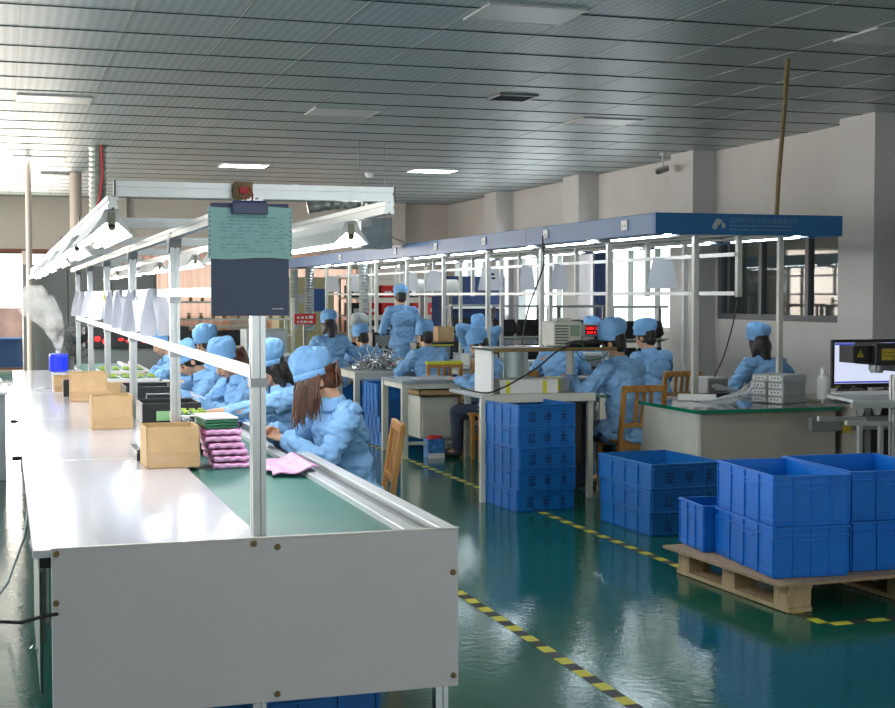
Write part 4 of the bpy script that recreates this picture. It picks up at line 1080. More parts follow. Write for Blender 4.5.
# posts
row1 = [(6.8e3, 0)]
def rows(pxs, K): return [K / (p - 4) for p in pxs]
R1 = [10.64 + 1.77 * i for i in range(9)]
fr2 = thing('canopy_frame', 'cream frame of posts and rails carrying the blue canopy', 'frame', (5.96, 16.8, 0))
for i, y_ in enumerate(R1):
    obj('post', MB().box((5.56, y_, (.762 if i == 0 else 0) / 2 + CZ0 / 2), (.05, .05, CZ0 - (.762 if i == 0 else 0))), M['post'], fr2, bevel=.003)
    obj('post', MB().box((6.37, y_ + .0, CZ0 / 2), (.045, .045, CZ0)), M['post'], fr2, bevel=.003)
R2 = [10.5 + 1.75 * i for i in range(10)]
for y_ in R2:
    obj('hanging_post', MB().bb(5.868, 5.912, y_ - .022, y_ + .022, 1.585, CZ0 + .0), M['post'], fr2, bevel=.002)
obj('hanging_rail', MB().bb(5.85, 5.867, R2[0], R2[-1], 1.597, 1.630), M['white'], fr2)
obj('hanging_rail', MB().bb(5.85, 5.867, R2[0], R2[-1], 1.925, 1.958), M['white'], fr2)
# hanging sheets on the upper rail
rnd = random.Random(8)
for i, (px, wpx) in enumerate(((655, .29), (540, .2), (505, .2), (466, .33), (410, .33), (383, .3), (329, .22), (306, .28))):
    y_ = 7709 / (px - 4); w_ = wpx
    g = MB(); ph = rnd.random() * 6
    def fs(u, v, y_=y_, w_=w_, ph=ph):
        ww = w_ * (.62 + .38 * v)
        return V((5.84 + (u - .5) * ww * .92, y_ - (u - .5) * ww * .35 - .02 + .015 * math.sin(u * 5 + ph) * v, 1.945 - .285 * v))
    g.grid(fs, 10, 8)
    t = tag(obj('hanging_sheet', g, M['paper'], solid=.0012), '%s white sheet hanging from the rail under the blue canopy' % ORD[i].capitalize(), 'paper sheet', 'white sheets under the canopy')
    if i == 3:
        obj('print', MB().box((5.86, y_ - .055, 1.86), (.04, .004, .03)).box((5.865, y_ - .06, 1.81), (.05, .004, .025)), M['ink'], t)
t = thing('air_hose', 'grey corrugated hose dropping from the far canopy end beside the clipboard', 'hose', (5.14, 25.7, .9), 0, 'corrugated hoses at the far canopy')
corrugated((5.14, 25.7, .95), (5.14, 25.7, 2.08), .085, .05, M['hose'], 'hose_body', t)
t = thing('air_hose', 'dark grey corrugated hose by the cream post left of the seated back', 'hose', (5.2, 24.6, .9), 0, 'corrugated hoses at the far canopy')
corrugated((5.2, 24.6, .95), (5.2, 24.6, 2.08), .085, .05, M['steel'], 'hose_body', t)
t = thing('air_hose', 'corrugated hose with a round flared mouth near the red bins', 'hose', (5.3, 20.9, 1.0), 0, 'corrugated hoses at the far canopy')
corrugated((5.28, 20.95, 1.32), (5.28, 21.0, 2.08), .075, .05, M['hose'], 'hose_body', t)
obj('hose_mouth', MB().lathe([(.06, .16), (.09, .10), (.10, .02), (.15, -.06), (.14, -.06), (.09, .02), (.05, .10)], (5.14, 20.75, 1.22), 22, (R(70), 0, R(-35))), M['machine_light'], t, smooth=True)
# exhaust box and silver duct above the canopy
BEF = set(o.name for o in COL.objects)
t = thing('exhaust_box', 'grey metal exhaust box with silver duct above the canopy', 'exhaust box', (4.75, 18.0, 2.2))
obj('box_body', MB().bb(4.62, 5.05, 18.0, 18.5, 2.22, 2.62), M['galv'], t, bevel=.01)
obj('label_plate', MB().bb(4.64, 4.76, 17.99, 17.999, 2.50, 2.60), M['white'], t)
pts = [V((4.86, 18.25, 2.62)), V((4.86, 18.25, 2.72)), V((4.80, 18.26, 2.80)), V((4.68, 18.28, 2.83)), V((4.45, 18.3, 2.83)), V((4.2, 18.32, 2.80)), V((3.9, 18.35, 2.74))]
obj('duct', MB().tube([pts[int(i / 4)].lerp(pts[min(6, int(i / 4) + 1)], (i % 4) / 4) for i in range(24)], [.085 if i % 2 else .075 for i in range(24)], 14), M['silver'], t)
obj('hanger_wire', MB().tube([(4.62, 18.2, 2.40), (4.1, 18.2, 2.12)], .006, 5).tube([(5.05, 18.2, 2.40), (5.5, 18.2, 2.2)], .006, 5), M['steel'], t)
for x_ in (4.66, 5.01): obj('hanger_rod', MB().cyl((x_, 18.25, 2.62), (x_, 18.25, ZC), .006, seg=6), M['steel'], t)

shift_new(BEF, (-.12, 0, 0))
# green glass topped table at the near end
gt = thing('glass_topped_table', 'cream cabinet table with a green glass top edge behind the crates', 'table', (5.3, 10.0, 0))
obj('body', MB().bb(4.83, 5.98, 9.17, 10.95, .02, .735), M['cream_dark'], gt, bevel=.004)
obj('corner_trim', MB().bb(4.822, 4.845, 9.162, 9.185, .02, .735), M['cream'], gt)
obj('side_skin', MB().bb(4.818, 4.829, 9.186, 10.93, .03, .733), M['cream'], gt)
obj('glass_top', MB().bb(4.80, 6.0, 9.14, 10.98, .736, .76), M['glasstop'], gt)
g = MB(); g.bb(4.794, 6.006, 9.132, 9.139, .734, .761); g.bb(4.792, 4.799, 9.139, 10.985, .734, .761)
obj('glass_edge', g, M['glass_green'], gt)
t = thing('power_adapter', 'white socket block at the foot of the near canopy post', 'socket block', (5.24, 9.95, .761))
obj('block_body', MB().box((5.26, 10.02, .785), (.15, .30, .045), (0, 0, R(60))), M['white'], t, bevel=.004)
obj('socket_holes', MB().box((5.345, 9.905, .787), (.03, .006, .02), (0, 0, R(-30))).box((5.375, 9.925, .787), (.02, .006, .02), (0, 0, R(-30))), M['black'], t)
# grey unit boxes
rnd = random.Random(2)
boxn = ['bottom', 'second', 'third', 'top']
BX = None
for cI, (bx_, by_) in enumerate(((5.62, 9.68), (5.68, 9.54))):
    for k in range(4):
        lab = '%s grey boxed unit of the %s pile on the glass topped table' % (boxn[k].capitalize(), ('left', 'right')[cI])
        if BX is None:
            BX = thing('metal_unit', lab, 'boxed unit', (bx_, by_, .7615), R(-66), 'grey boxed units on the glass topped table')
            obj('casing', MB().box((.02, .12, .028), (.145, .30, .054)), M['machine_light'], BX, local=True, bevel=.003)
            g = MB(); g.box((.02, -.0325, .028), (.12, .004, .034))
            f_ = obj('front_plate', g, M['foam'], BX, local=True)
            g = MB()
            for q in (-.03, .0, .03): g.cyl((.02 + q, -.0345, .03), (.02 + q, -.038, .03), .006, seg=8)
            obj('jack', g, M['black'], f_, local=True)
        else: dup(BX, (bx_ + rnd.uniform(-.006, .006), by_ + rnd.uniform(-.01, .01), .7615 + k * .0555), R(-66 + rnd.uniform(-2, 2)), lab, 'grey boxed units on the glass topped table')
for k in range(16):
    x_ = 5.50 + rnd.uniform(0, .16); z_ = .79 + (k % 4) * .0555
    cable([(x_, 9.62, z_), (x_ - .05, 9.53, z_ - .01), (x_ - .14 - rnd.uniform(0, .06), 9.50 + rnd.uniform(0, .12), .80 + rnd.uniform(0, .06)), (5.28 + rnd.uniform(-.1, .08), 9.66 + rnd.uniform(-.1, .3), .768), (5.20 + rnd.uniform(-.1, .2), 9.9 + rnd.uniform(0, .5), .768)], .003, M['cable_white'], 'one of the white wires spilling left from the grey boxed units', 'wire', 5)['group'] = 'white wires on the glass topped table'
tag(obj('black_strip', MB().box((5.62, 10.45, .772), (.62, .05, .02), (0, 0, R(8))), M['black'], bevel=.004), 'black cable strip lying across the glass topped table', 'strip')
t = thing('grey_instrument', 'small grey instrument on the glass topped table left of the person', 'instrument', (5.75, 10.75, .761))
obj('case', MB().bb(5.66, 5.86, 10.60, 10.88, .761, .90), M['machine_light'], t, bevel=.006)
obj('face', MB().bb(5.675, 5.845, 10.592, 10.60, .775, .885), M['machine'], t)
obj('socket', MB().cyl((5.71, 10.592, .83), (5.71, 10.58, .83), .014), M['white'], t)
for k in range(6):
    cable([(5.72, 10.58, .80 + k * .01), (5.9, 10.5 - k * .02, .79), (6.05 - k * .02, 10.3, .775), (5.95, 10.1 + .05 * k, .768)], .004, M['cable_white'], 'white wire looping from the small grey instrument', 'wire', 5)['group'] = 'white wires by the small instrument'

# tables further down the line (both sides of the hanging rail)
for i, y_ in enumerate((13.3, 15.2, 17.1, 19.0, 20.9)):
    desk('line_table', '%s cream table under the canopy along the work line' % ORD[i].capitalize(), 4.98, 6.30, y_, y_ + 1.6, .76, M['desk_top'], M['cream'], .04, group='tables under the canopy')
# things on those tables
rnd = random.Random(31)
def gearbox(x, y, z, w, d, h, m, label, cat='instrument', name='instrument', face=True, grp=None):
    t = thing(name, label, cat, (x, y, z), 0, grp)
    obj('case', MB().bb(x - w / 2, x + w / 2, y - d / 2, y + d / 2, z, z + h), m, t, bevel=.006)
    if face:
        obj('front_panel', MB().bb(x - w * .42, x + w * .42, y - d / 2 - .008, y - d / 2 - .001, z + h * .12, z + h * .88), M['machine'], t)
        g = MB()
        for k in range(3): g.cyl((x - w * .3 + k * w * .2, y - d / 2 - .008, z + h * .3), (x - w * .3 + k * w * .2, y - d / 2 - .02, z + h * .3), h * .08, seg=10)
        obj('knob', g, M['black'], t)
    return t
gearbox(5.3, 13.6, .761, .36, .3, .16, M['cream'], 'cream instrument on the line table behind the near workstation')
gearbox(5.95, 13.9, .761, .30, .3, .22, M['cream'], 'taller cream instrument deeper on the line table')
gearbox(5.4, 15.8, .761, .36, .3, .14, M['machine_light'], 'grey instrument beside the person with raised arms')
gearbox(5.35, 17.6, .761, .5, .3, .22, M['black'], 'black instrument with a yellow strip across it')
tag(obj('yellow_strip', MB().bb(5.12, 5.6, 17.43, 17.445, .94, .955), M['sheet_yel']), 'thin yellow strip on the black instrument', 'strip')
gearbox(5.3, 19.6, .761, .55, .3, .30, M['black'], 'black instrument under the hose mouth')
carton(5.55, 17.7, .22, .22, .2, 0, 'small cardboard box standing on the black instrument', z=.985, tape=False, group=None)

# conveyor cabinet and printer seen between person and the clipboard post
t = thing('label_printer', 'pale grey printer with a green square logo, seen right of the bench post', 'printer', (3.05, 17.5, .80))
desk('side_table', 'pale table under the printer right of the clipboard post', 2.85, 3.65, 17.75, 18.5, .80, M['cream'], M['cream'], .04, rail=False)
obj('printer_body', MB().bb(2.95, 3.50, 17.9, 18.35, .801, 1.16), M['machine_light'], t, bevel=.02)
obj('logo_plate', MB().bb(3.0, 3.08, 17.89, 17.899, 1.0, 1.08), mat('dark_teal_mark', (.02, .10, .09), .5), t)
obj('paper_tray', MB().bb(2.98, 3.5, 17.70, 17.89, .82, .85), M['white'], t)
BEF = set(o.name for o in COL.objects)
t = thing('parts_cabinet', 'yellowish machine cabinet behind the hoses', 'machine', (4.9, 24.2, 0))
obj('body', MB().bb(4.55, 5.65, 24.0, 24.8, 0, 1.95), mat('olive_machine', (.42, .38, .22), .5), t, bevel=.01)
obj('window_panel', MB().bb(4.66, 4.84, 23.99, 23.999, 1.45, 1.62).bb(4.92, 5.1, 23.99, 23.999, 1.45, 1.62), M['machine_light'], t)
obj('notice', MB().bb(5.2, 5.48, 23.985, 23.999, 1.28, 1.72), M['outside_blue'], t)
shift_new(BEF, (.55, 3.0, 0))
t = thing('danger_sign', 'small red sign with white characters left of the seated back', 'sign', (4.05, 19.9, 1.2))
obj('plate', MB().bb(3.98, 4.30, 19.88, 19.9, 1.18, 1.33), M['red'], t)
dash_text('sign_marks', 4.02, 4.26, 19.878, 1.26, .045, M['white'], t, 4); dash_text('sign_marks', 4.02, 4.26, 19.878, 1.20, .03, M['white'], t, 5)
obj('stand', MB().bb(4.12, 4.16, 19.9, 19.94, 0, 1.3), M['steel'], t)

# racks at the back: shelves, bins
def rack(name, label, x0, x1, y0, y1, zs, ztop, m, group=None):
    t = thing(name, label, 'rack', ((x0 + x1) / 2, (y0 + y1) / 2, 0), 0, group)
    for x_ in (x0, x1):
        for y_ in (y0, y1): obj('upright', MB().box((x_, y_, ztop / 2), (.05, .05, ztop)), m, t)
    for z_ in zs: obj('shelf', MB().bb(x0 - .02, x1 + .02, y0 - .02, y1 + .02, z_ - .03, z_), m, t)
    return t
GR = 'racks along the back of the room'
BEF = set(o.name for o in COL.objects)
rack('storage_rack', 'cream rack with red bins behind the standing person', 5.75, 7.75, 23.6, 24.3, (.4, .85, 1.2, 1.55, 1.95), 2.0, M['cream'], GR)
rnd = random.Random(77); k = 0
for z_, cols in ((.4, 'kkkkkk'), (.85, 'kkkrkk'), (1.2, 'krrcrr'), (1.55, 'kcrrkr')):
    for i, c_ in enumerate(cols):
        m_ = {'k': M['black'], 'r': M['red'], 'c': M['cream']}[c_]
        cn_ = {'k': 'black', 'r': 'red', 'c': 'cream'}[c_]; k += 1
        x_ = 5.95 + i * .32
        t = thing('parts_bin', '%s parts bin, %s from the left on the %s shelf of the back rack' % (cn_, ('first', 'second', 'third', 'fourth', 'fifth', 'sixth')[i], {.4: 'lowest', .85: 'second', 1.2: 'third', 1.55: 'top'}[z_]), 'bin', (x_, 23.9, z_ + .001), 0, 'bins on the back rack')
        obj('bin_body', MB().openbox((x_, 23.9, z_ + .001), (.28, .5, .24), .01), m_, t)
        obj('bin_label', MB().bb(x_ - .07, x_ + .07, 23.642, 23.648, z_ + .06, z_ + .13), M['paper'], t)
shift_new(BEF, (.75, 3.5, 0))
# left rack seen between bench posts
rack('storage_rack', 'long beige rack of small fittings seen between the bench posts', 2.35, 4.5, 22.6, 23.2, (.45, .95, 1.22, 1.5), 1.55, M['cream'], GR)
GF = 'small fittings on the beige rack'
F0 = None; n_ = 0
for z_ in (.95, 1.22, 1.5):
    for i in range(11):
        x_ = 2.46 + i * .19; lab = 'small brown fitting, %s from the left on the %s shelf of the beige rack' % (('first', 'second', 'third', 'fourth', 'fifth', 'sixth', 'seventh', 'eighth', 'ninth', 'tenth', 'eleventh')[i], {.95: 'low', 1.22: 'middle', 1.5: 'top'}[z_])
        if F0 is None:
            F0 = thing('pipe_fitting', lab, 'fitting', (x_, 22.7, z_), 0, GF)
            obj('fitting_body', MB().cyl((0, 0, .001), (0, 0, .05), .03, seg=8).cyl((0, 0, .05), (0, 0, .09), .012, seg=8).cyl((-.03, 0, .08), (.03, 0, .08), .01, seg=6), M['brass'], F0, local=True)
        else: dup(F0, (x_ + rnd.uniform(-.02, .02), 22.7, z_), rnd.random(), lab, GF)
o = tag(obj('dark_box', MB().bb(2.5, 4.4, 22.65, 23.1, .47, .80), M['black']), 'long dark box on the bottom of the beige rack', 'box')
rack('storage_rack', 'dark low shelf unit behind the seated workers', 1.8, 3.6, 20.2, 20.8, (.4, .85, 1.15), 1.2, M['cream_dark'], GR)
tag(obj('black_box', MB().bb(1.9, 3.5, 20.25, 20.7, .87, 1.08), M['black']), 'long black box on the dark low shelf unit', 'box')
# inspection stands near the right windows
def stand(x, y, label):
    t = thing('display_stand', label, 'stand', (x, y, 0), 0, 'dark tilted bin stands by the far windows')
    for sx_ in (-.35, .35): obj('leg', MB().bb(sx_ - .02, sx_ + .02, -.02, .02, 0, 1.42).bb(sx_ - .02, sx_ + .02, -.25, .25, 0, .03), M['steel'], t, local=True)
    for z_ in (.62, .98): obj('shelf', MB().box((0, -.02, z_), (.78, .34, .018), (R(-8), 0, 0)), M['cream'], t, local=True)
    obj('top_lamp_bar', MB().box((0, -.1, 1.44), (.8, .14, .03)), M['machine_light'], t, local=True)
    for k, (bx_, bz_) in enumerate(((-.19, 1.12), (.19, 1.12), (-.19, .76), (.19, .76))):
        obj('tilted_bin', MB().box((bx_, 0, bz_), (.34, .20, .20), (R(-24), 0, 0)), M['black'], t, local=True, bevel=.006)
    return t
s0 = stand(7.0, 18.9, 'tilted bin stand nearest the person with a cap by the long post')
for (x_, y_, lab) in ((7.55, 18.1, 'tilted bin stand behind the voltage regulator'), (8.15, 17.3, 'tilted bin stand behind the two seated persons'), (7.9, 18.6, 'farther tilted bin stand in front of the bright window'), (6.9, 20.5, 'farthest tilted bin stand by the blue curtain')):
    dup(s0, (x_, y_, 0), 0, lab)
# curtains
def curtain(name, x0, x1, y, z0, z1, m, label, axis='Y', amp=.04):
    g = MB(); nn = int((x1 - x0) / .025)
    if axis == 'Y': f = lambda u, v: V((x0 + (x1 - x0) * u, y + amp * math.sin(u * (x1 - x0) * 38) * (.5 + .5 * v), z1 - (z1 - z0) * v))
    else: f = lambda u, v: V((y + amp * math.sin(u * (x1 - x0) * 38) * (.5 + .5 * v), x0 + (x1 - x0) * u, z1 - (z1 - z0) * v))
    g.grid(f, nn, 3)
    return tag(obj(name, g, m), label, 'curtain')
curtain('curtain', 2.35, 4.7, 30.45, .01, 2.5, M['curtain'], 'pale pink curtain behind the beige rack')
curtain('curtain', 5.15, 7.55, 30.45, .01, 2.5, M['curtain'], 'pale pink curtain above the red bins')
curtain('curtain', 21.35, 22.05, 9.6, .01, 2.45, M['curtain_blue'], 'dark blue curtain left of the bright window', 'X')
t = thing('blue_machine', 'dark blue machine behind the person with raised arms', 'machine', (8.1, 25.0, 0))
obj('machine_body', MB().bb(7.75, 8.95, 24.7, 25.5, 0, 1.95), M['curtain_blue'], t, bevel=.02)
obj('machine_tray', MB().bb(7.8, 8.9, 24.5, 24.69, 1.35, 1.41), M['white'], t)
t = thing('white_drum', 'white horizontal drum behind the standing person', 'drum', (6.9, 22.4, 1.6))
obj('drum_body', MB().cyl((6.5, 22.4, 1.72), (7.25, 22.4, 1.72), .14, seg=24), M['white'], t)
obj('drum_stand', MB().bb(6.6, 6.66, 22.35, 22.45, 0, 1.6).bb(7.1, 7.16, 22.35, 22.45, 0, 1.6), M['steel'], t)
# grey partition, fan, test machine, left side
t = thing('grey_cabinet', 'large grey cabinet behind the far end of the bench', 'cabinet', (1.6, 22.3, 0))
obj('cabinet_body', MB().bb(.27, 2.25, 22.0, 22.9, 0, 2.06), M['machine'], t, bevel=.01)
obj('door', MB().bb(.31, .92, 21.985, 21.999, .08, 2.0), M['machine'], t, bevel=.003)
obj('door', MB().bb(.94, 1.56, 21.985, 21.999, .08, 2.0), M['machine'], t, bevel=.003)
obj('door', MB().bb(1.58, 2.21, 21.985, 21.999, .08, 2.0), M['machine'], t, bevel=.003)
t = thing('standing_fan', 'black standing fan at the far end of the bench', 'fan', (.83, 17.9, 0))
obj('fan_base', MB().lathe([(.2, 0), (.2, .02), (.03, .05), (.0, .05)], (.83, 17.9, 0), 24), M['fan_black'], t)
obj('fan_pole', MB().cyl((.83, 17.9, .05), (.83, 17.9, .9), .02), M['fan_black'], t)
obj('motor', MB().sph((.83, 17.94, 1.02), .07, (1, 1.4, 1)), M['fan_black'], t)
g = MB()
for k in range(28):
    a = k / 28 * 2 * PI
    g.tube([(.83 + .03 * math.cos(a), 17.80, 1.02 + .03 * math.sin(a)), (.83 + .15 * math.cos(a), 17.80, 1.02 + .15 * math.sin(a)), (.83 + .215 * math.cos(a), 17.87, 1.02 + .215 * math.sin(a))], .0025, 4)
for rr, yy in ((.215, 17.87), (.13, 17.80), (.03, 17.80)): g.tube([(.83 + rr * math.cos(k / 24 * 2 * PI), yy, 1.02 + rr * math.sin(k / 24 * 2 * PI)) for k in range(24)], .005, 5, closed=True)
obj('fan_cage', g, M['fan_black'], t)
for k in range(3):
    a = k * 2 * PI / 3 + .4
    obj('fan_blade', MB().box((.83 + .1 * math.cos(a), 17.86, 1.02 + .1 * math.sin(a)), (.17, .008, .10), Matrix.Rotation(-a, 3, 'Y') @ Matrix.Rotation(.4, 3, 'X')), M['fan_black'], t)
t = thing('test_machine', 'black test machine with red glowing readouts behind the bench end', 'machine', (1.5, 18.9, 0))
obj('machine_body', MB().bb(1.12, 2.35, 18.9, 19.6, .02, .90), M['machine'], t)
obj('display_housing', MB().bb(1.0, 2.35, 18.85, 19.5, .902, 1.18), M['black'], t, bevel=.01)
g = MB()
for k in range(9):
    x_ = 1.06 + k * .10
    if k == 3: continue
    g.sph((x_, 18.85, 1.01 + .02 * math.sin(k * 2.3)), .04, (1, .2, .7 + .3 * math.sin(k)), u=10)
obj('red_readout', g, M['red_led'], t)
t = thing('white_machine', 'white bench machine at the left edge of the view', 'machine', (-.35, 13.2, 0))
obj('machine_body', MB().bb(-.75, .0, 12.6, 13.8, 0, .74), M['machine_light'], t, bevel=.01)
obj('machine_top', MB().bb(-.78, .02, 12.56, 13.84, .741, .77), M['white'], t, bevel=.008)
g = MB(); g.sph((-.12, 13.2, .82), .10, (1, 1.4, .6), u=18).sph((-.28, 13.3, .84), .10, (1.2, 1.2, .7), u=18)
obj('white_cloth', g, M['white'], t, smooth=True)
tag(obj('door_post', MB().bb(.30, .40, 24.95, 25.1, 0, 2.35), M['pipe_white']), 'pale door post behind the mist', 'post')
# outside the back opening: brick wall and blue machine seen as blurred shapes
tag(obj('brick_planter', MB().bb(-2.2, .75, 33.5, 34.2, 0, 1.30).bb(-2.2, -.1, 33.55, 34.1, 1.3, 1.55), M['outside']), 'reddish brick wall outside the bright opening', 'wall')
t = thing('blue_container', 'blue container outside the bright opening', 'container', (0, 31.9, 0))
obj('container_body', MB().bb(-1.8, 1.0, 31.6, 32.5, 0, .60), M['outside_blue'], t, bevel=.01)
obj('container_rim', MB().bb(-1.84, 1.04, 31.56, 32.54, .60, .66), M['outside_blue'], t)
struct('ground_outside', MB().bb(-8, 8, YF + .2, 40, -.1, 0), mat('outside_ground', (.42, .38, .34), .9, var=.1))

# ---------------------------------------------------------------- right side desk, monitor, laser head, lab stand
rd = thing('computer_desk', 'grey computer desk against the right side of the view', 'desk', (6.4, 9.6, 0))
obj('desktop', MB().bb(5.98 + .06, 7.6, 9.0, 10.05, .765, .79), M['cream_dark'], rd, bevel=.006)
obj('front_apron', MB().bb(5.62, 7.6, 8.93, 8.98, .60, .70), M['machine'], rd, bevel=.004)
obj('side_panel', MB().bb(6.05, 6.10, 9.0, 10.0, 0, .763), M['cream_dark'], rd)
for x_ in (6.12, 7.5): obj('leg', MB().bb(x_, x_ + .05, 9.0, 9.05, 0, .764), M['machine'], rd)
obj('modesty_panel', MB().bb(6.15, 7.5, 9.90, 9.93, .05, .70), M['black'], rd)
kt = thing('keyboard_tray', 'cream slatted tray on the computer desk beside the white bottle', 'tray', (6.1, 9.0, .79))
obj('tray_top', MB().bb(5.98, 6.95, 8.86, 9.25, .845, .865), M['cream'], kt, bevel=.004)
for x_ in (6.0, 6.93): obj('tray_leg', MB().bb(x_ - .015, x_ + .015, 8.87, 9.24, .791, .844), M['cream'], kt)
g = MB()
for k in range(7): g.bb(6.35, 6.80, 8.885 + k * .018, 8.893 + k * .018, .8655, .868)
obj('groove', g, M['machine'], kt)
t = thing('bottle', 'white plastic bottle at the left end of the computer desk', 'bottle', (6.05, 9.45, .79))
obj('bottle_body', MB().lathe([(.045, 0), (.05, .01), (.05, .16), (.04, .185), (.022, .195)], (6.05, 9.45, .79), 24), M['white'], t, smooth=True)
obj('bottle_cap', MB().lathe([(.026, .19), (.026, .235), (.02, .245), (0, .245)], (6.05, 9.45, .79), 16), M['white'], t)
tag(obj('hand_tool', MB().bar((5.98, 9.60, .935), (6.11, 9.60, .935), .05, .045), mat('brown_handle', (.12, .05, .03), .5), bevel=.01), 'brown bar sticking out behind the white bottle', 'tool') if False else None
g = MB()
def rag(u, v): return V((6.30 + .34 * u, 9.55 + .3 * v, .795 + .075 * math.sin(u * PI) * math.sin(v * PI) * (1 + .8 * noise.noise(V((u * 8, v * 8, 2))))))
g.grid(rag, 20, 16); tag(obj('grey_rag', g, M['fabric_grey'], solid=.004), 'crumpled grey cloth on the computer desk below the screen', 'cloth')
g = MB()
def rag2(u, v): return V((6.62 + .26 * u, 9.50 + .26 * v, .795 + .05 * math.sin(u * PI) * math.sin(v * PI) * (1 + .8 * noise.noise(V((u * 8, v * 8, 9))))))
g.grid(rag2, 16, 14); tag(obj('dark_rag', g, mat('dark_red_cloth', (.06, .02, .02), .9), solid=.004), 'dark crumpled cloth right of the grey cloth', 'cloth')
mo = thing('monitor', 'black framed computer monitor showing a lit white window', 'monitor', (6.53, 9.66, .791), R(-4))
obj('bezel', MB().box((.03, 0, .262), (.60, .035, .385)), M['black'], mo, local=True, bevel=.006)
sc_ = obj('screen', MB().box((.03, -.0185, .267), (.555, .002, .325)), M['screen'], mo, local=True)
obj('screen_bar', MB().box((.03, -.0203, .419), (.555, .001, .018)).box((.03, -.0203, .115), (.555, .001, .014)), M['screen_bar'], mo, local=True)
obj('screen_buttons', MB().box((-.22, -.0185, .080), (.05, .002, .01)), M['amber'], mo, local=True)
obj('neck', MB().box((.03, .03, .09), (.07, .03, .16)), M['black'], mo, local=True)
obj('base', MB().lathe([(.12, 0), (.12, .012), (.04, .022), (0, .022)], (.03, .02, 0), 24), M['black'], mo, local=True)
t = thing('mouse', 'black computer mouse under the monitor', 'mouse', (6.72, 9.42, .79))
obj('mouse_body', MB().sph((6.72, 9.42, .803), .05, (1.2, 1.5, .5)), M['black'], t, smooth=True)
BEF = set(o.name for o in COL.objects)
lz = thing('laser_marker', 'black laser marking head with yellow warning labels in front of the monitor', 'laser head', (6.1, 8.55, 1.15))
obj('head_body', MB().bb(5.84, 5.99, 8.45, 8.62, 1.165, 1.285), M['black'], lz, bevel=.005)
obj('scan_head', MB().bb(5.99, 6.19, 8.40, 8.66, 1.15, 1.30), M['black'], lz, bevel=.008)
obj('lens_ring', MB().cyl((6.09, 8.53, 1.15), (6.09, 8.53, 1.105), .055, seg=24).cyl((6.09, 8.53, 1.105), (6.09, 8.53, 1.09), .045, seg=24), M['steel'], lz)
obj('yellow_plate', MB().bb(6.04, 6.15, 8.392, 8.399, 1.185, 1.265), M['amber'], lz)
dash_text('plate_print', 6.048, 6.14, 8.3915, 1.235, .008, M['ink'], lz, 6); dash_text('plate_print', 6.048, 6.14, 8.3915, 1.21, .008, M['ink'], lz, 7)
g = MB()
g.prism([(-.028, -.02), (.028, -.02), (0, .03)], (5.90, 8.444, 1.225), (5.90, 8.449, 1.225))
tri = obj('warning_triangle', g, M['amber'], lz)
obj('warning_bolt', MB().bb(5.897, 5.903, 8.441, 8.4435, 1.213, 1.238), M['ink'], tri)
obj('rear_body', MB().bb(6.19, 6.9, 8.42, 8.66, 1.10, 1.28), M['machine'], lz, bevel=.01)
obj('hose', MB().tube([(6.18, 8.5, 1.29), (6.25, 8.45, 1.29), (6.28, 8.42, 1.2), (6.27, 8.42, 1.12)], .012, 8), M['black'], lz)
obj('column', MB().slot((6.62, 8.80, .03), (6.62, 8.80, 1.35), .09, .09, (0, 1, 0)), M['alu_dark'], lz)
shift_new(BEF, (-.20, 0, -.04)); BEF = set(o.name for o in COL.objects)
ls = thing('laser_stand', 'aluminium stand with cross rails and printed card at right edge', 'stand', (6.05, 8.1, 0))
obj('upright', MB().slot((5.99, 7.95, -.10), (5.99, 7.95, .97), .045, .06, (0, 1, 0)), M['alu'], ls)
obj('upright', MB().slot((6.06, 8.0, -.10), (6.06, 8.0, .97), .03, .04, (0, 1, 0)), M['alu_dark'], ls)
cd = obj('printed_card', MB().box((6.05, 7.92, .985), (.15, .008, .06), (R(-15), R(12), 0)), M['paper'], ls)
g = MB()
for k in range(4): g.box((6.05 + .002 * k, 7.914, .968 + k * .012), (.12, .003, .003), (R(-15), R(12), 0))
obj('card_print', g, M['ink'], cd)
obj('platform', MB().box((5.89, 8.1, .80), (.42, .36, .022), (R(2), R(2), R(-5))), M['galv'], ls, bevel=.003)
for y_ in (7.93, 8.27): obj('platform_rail', MB().slot((5.66, y_ + .02, .775), (6.12, y_ - .02, .765), .03, .03), M['alu'], ls)
for x_ in (5.70, 5.83, 5.98, 6.09):
    obj('clamp', MB().prism([(-.03, .0), (.03, .0), (.015, -.045), (-.015, -.045)], (x_, 7.90, .757), (x_, 7.925, .757)), M['alu'], ls)
for y_ in (7.95, 8.28): obj('lower_rail', MB().slot((5.62, y_, .66), (5.99, y_, .645), .03, .03), M['alu'], ls)
for x_ in (5.74, 5.90): obj('strut', MB().slot((x_, 7.97, -.10), (x_, 7.97, .65), .028, .028, (0, 1, 0)), M['alu'], ls)
obj('base_rail', MB().slot((5.6, 7.95, .42), (5.98, 7.95, .41), .035, .035), M['alu'], ls)
shift_new(BEF, (-.36, 0, .10))
t = tag(obj('yellow_note', MB().box((5.90, 8.90, .63), (.07, .006, .09)), M['amber'], ), 'small yellow label under the computer desk edge', 'label')
